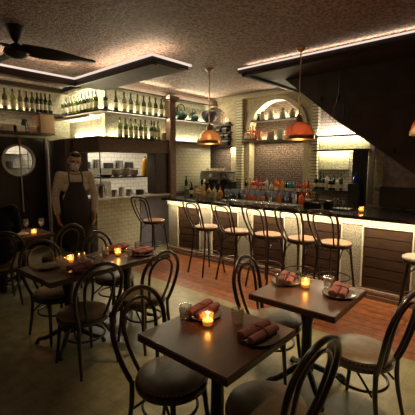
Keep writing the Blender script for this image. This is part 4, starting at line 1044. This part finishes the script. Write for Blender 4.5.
# shelf tapes wash the walls above and below
area('shelf_led_upper', (5.4, 6.0, 2.745), 2.9, .025, 9, (PI, 0, 0), (1, .90, .58))
area('shelf_led_lower', (5.4, 6.0, 2.255), 2.9, .025, 11, (PI, 0, 0), (1, .90, .58))
area('shelf_led_side', (3.87, 6.6, 2.745), .025, 1.1, 6, (PI, 0, 0), (1, .90, .58))
area('shelf_led_side_lower', (3.87, 6.6, 2.255), .025, 1.1, 9, (PI, 0, 0), (1, .90, .58))
area('shelf_led_door', (1.3, 7.37, 2.745), 4.4, .025, 9, (PI, 0, 0), (1, .80, .55))
area('door_shelf_led', (1.3, 7.36, 2.35), 4.4, .02, 4, (PI, 0, 0), (1, .80, .55))
area('arch_led_high', (7.06, 4.13, 2.72), .02, .95, 12, (PI, 0, 0), (1, .90, .58))
area('arch_led_low', (7.06, 4.13, 2.27), .02, 1.1, 10, (PI, 0, 0), (1, .84, .50))
area('arch_led_under', (6.90, 4.13, 2.20), .05, 1.2, 10, (0, 0, 0), (1, .84, .52))
area('corner_arch_fill', (6.86, 5.5, 2.12), .05, .5, 7, (0, 0, 0), (1, .90, .62))  # added light that lifts the dark coffee machine corner
area('corner_arch_led', (6.98, 5.5, 2.70), .05, .5, 10, (PI, 0, 0), (1, .90, .58))
area('niche_led', (6.80, 2.66, 2.285), .02, .9, 7, (PI, R(15), 0), (1, .84, .70))
area('niche_led_panel', (6.82, 2.64, 2.225), .02, .95, 5, (0, R(15), 0), (1, .90, .58))
area('niche_led_panel_low', (6.82, 2.70, 1.96), .02, .8, 5, (0, R(15), 0), (1, .90, .58))
area('crown_wall_fill', (5.3, 5.78, 3.12), 3.0, .04, 12, (R(-50), 0, 0), (1, .91, .60))  # added wash that evens out the wall behind the upper bottles
area('crown_ceiling_fill', (5.2, 5.70, 3.15), 3.0, .05, 13, (PI-R(25), 0, 0), (1, .92, .60))  # added uplight that brightens the ceiling beyond the soffit
area('shelf_front_fill', (5.3, 5.83, 2.675), 3.0, .03, 8, (R(-48), 0, 0), (1, .91, .60))  # added wash that evens out the wall above the lower ledge
area('crown_wall_fill_side', (3.66, 6.6, 3.12), .04, 1.2, 7, (0, R(-50), 0), (1, .91, .60))  # side counterpart of the added crown wash
area('shelf_front_fill_side', (3.68, 6.6, 2.675), .03, 1.2, 6, (0, R(-48), 0), (1, .91, .60))  # side counterpart of the added shelf-front wash
# kitchen and the room behind the door
area('kitchen_light', (4.9, 7.2, 2.58), 1.8, 1.2, 38, (0, 0, 0), (1, .88, .70))
area('hall_light', (2.8, 8.1, 3.2), .8, .5, 26, (0, 0, 0), (1, .88, .72))
# cove light between the soffits and the ceiling
area('cove_side', (3.4, 4.6, 3.11), .4, 1.7, 9, (PI, 0, 0), (1, .80, .52))
area('cove_long', (.9, 5.66, 3.13), 4.4, .05, 10, (PI, 0, 0), (1, .80, .52))
area('cove_canopy', (4.93, 1.0, 3.285), .04, 5, 6, (PI, 0, 0), (1, .78, .55))
# added fill spots without fixtures, brightening the floor, standing person and half wall
for i, (x, y, e) in enumerate(((1.6, 1.1, 24), (2.8, .5, 125), (1.75, 3.0, 30), (3.2, 3.1, 190), (3.9, 1.5, 90), (2.35, 1.85, 100), (3.3, 4.3, 70))):
    spot('fill_spot', (x, y, ZC-.02), e, (48, 54, 20, 50, 66, 46, 40)[i], tgt=(2.66, 4.85, 1.35) if i == 2 else (4.0, 5.82, .5) if i == 6 else (x, y+.01, 0))
w = bpy.data.worlds.new('world'); SC.world = w; w.use_nodes = True
w.node_tree.nodes['Background'].inputs[0].default_value = (1, .68, .45, 1); w.node_tree.nodes['Background'].inputs[1].default_value = .024
try:
    SC.cycles.use_denoising = True; SC.cycles.max_bounces = 8; SC.cycles.transparent_max_bounces = 24; SC.cycles.sample_clamp_indirect = 3.
except Exception: pass
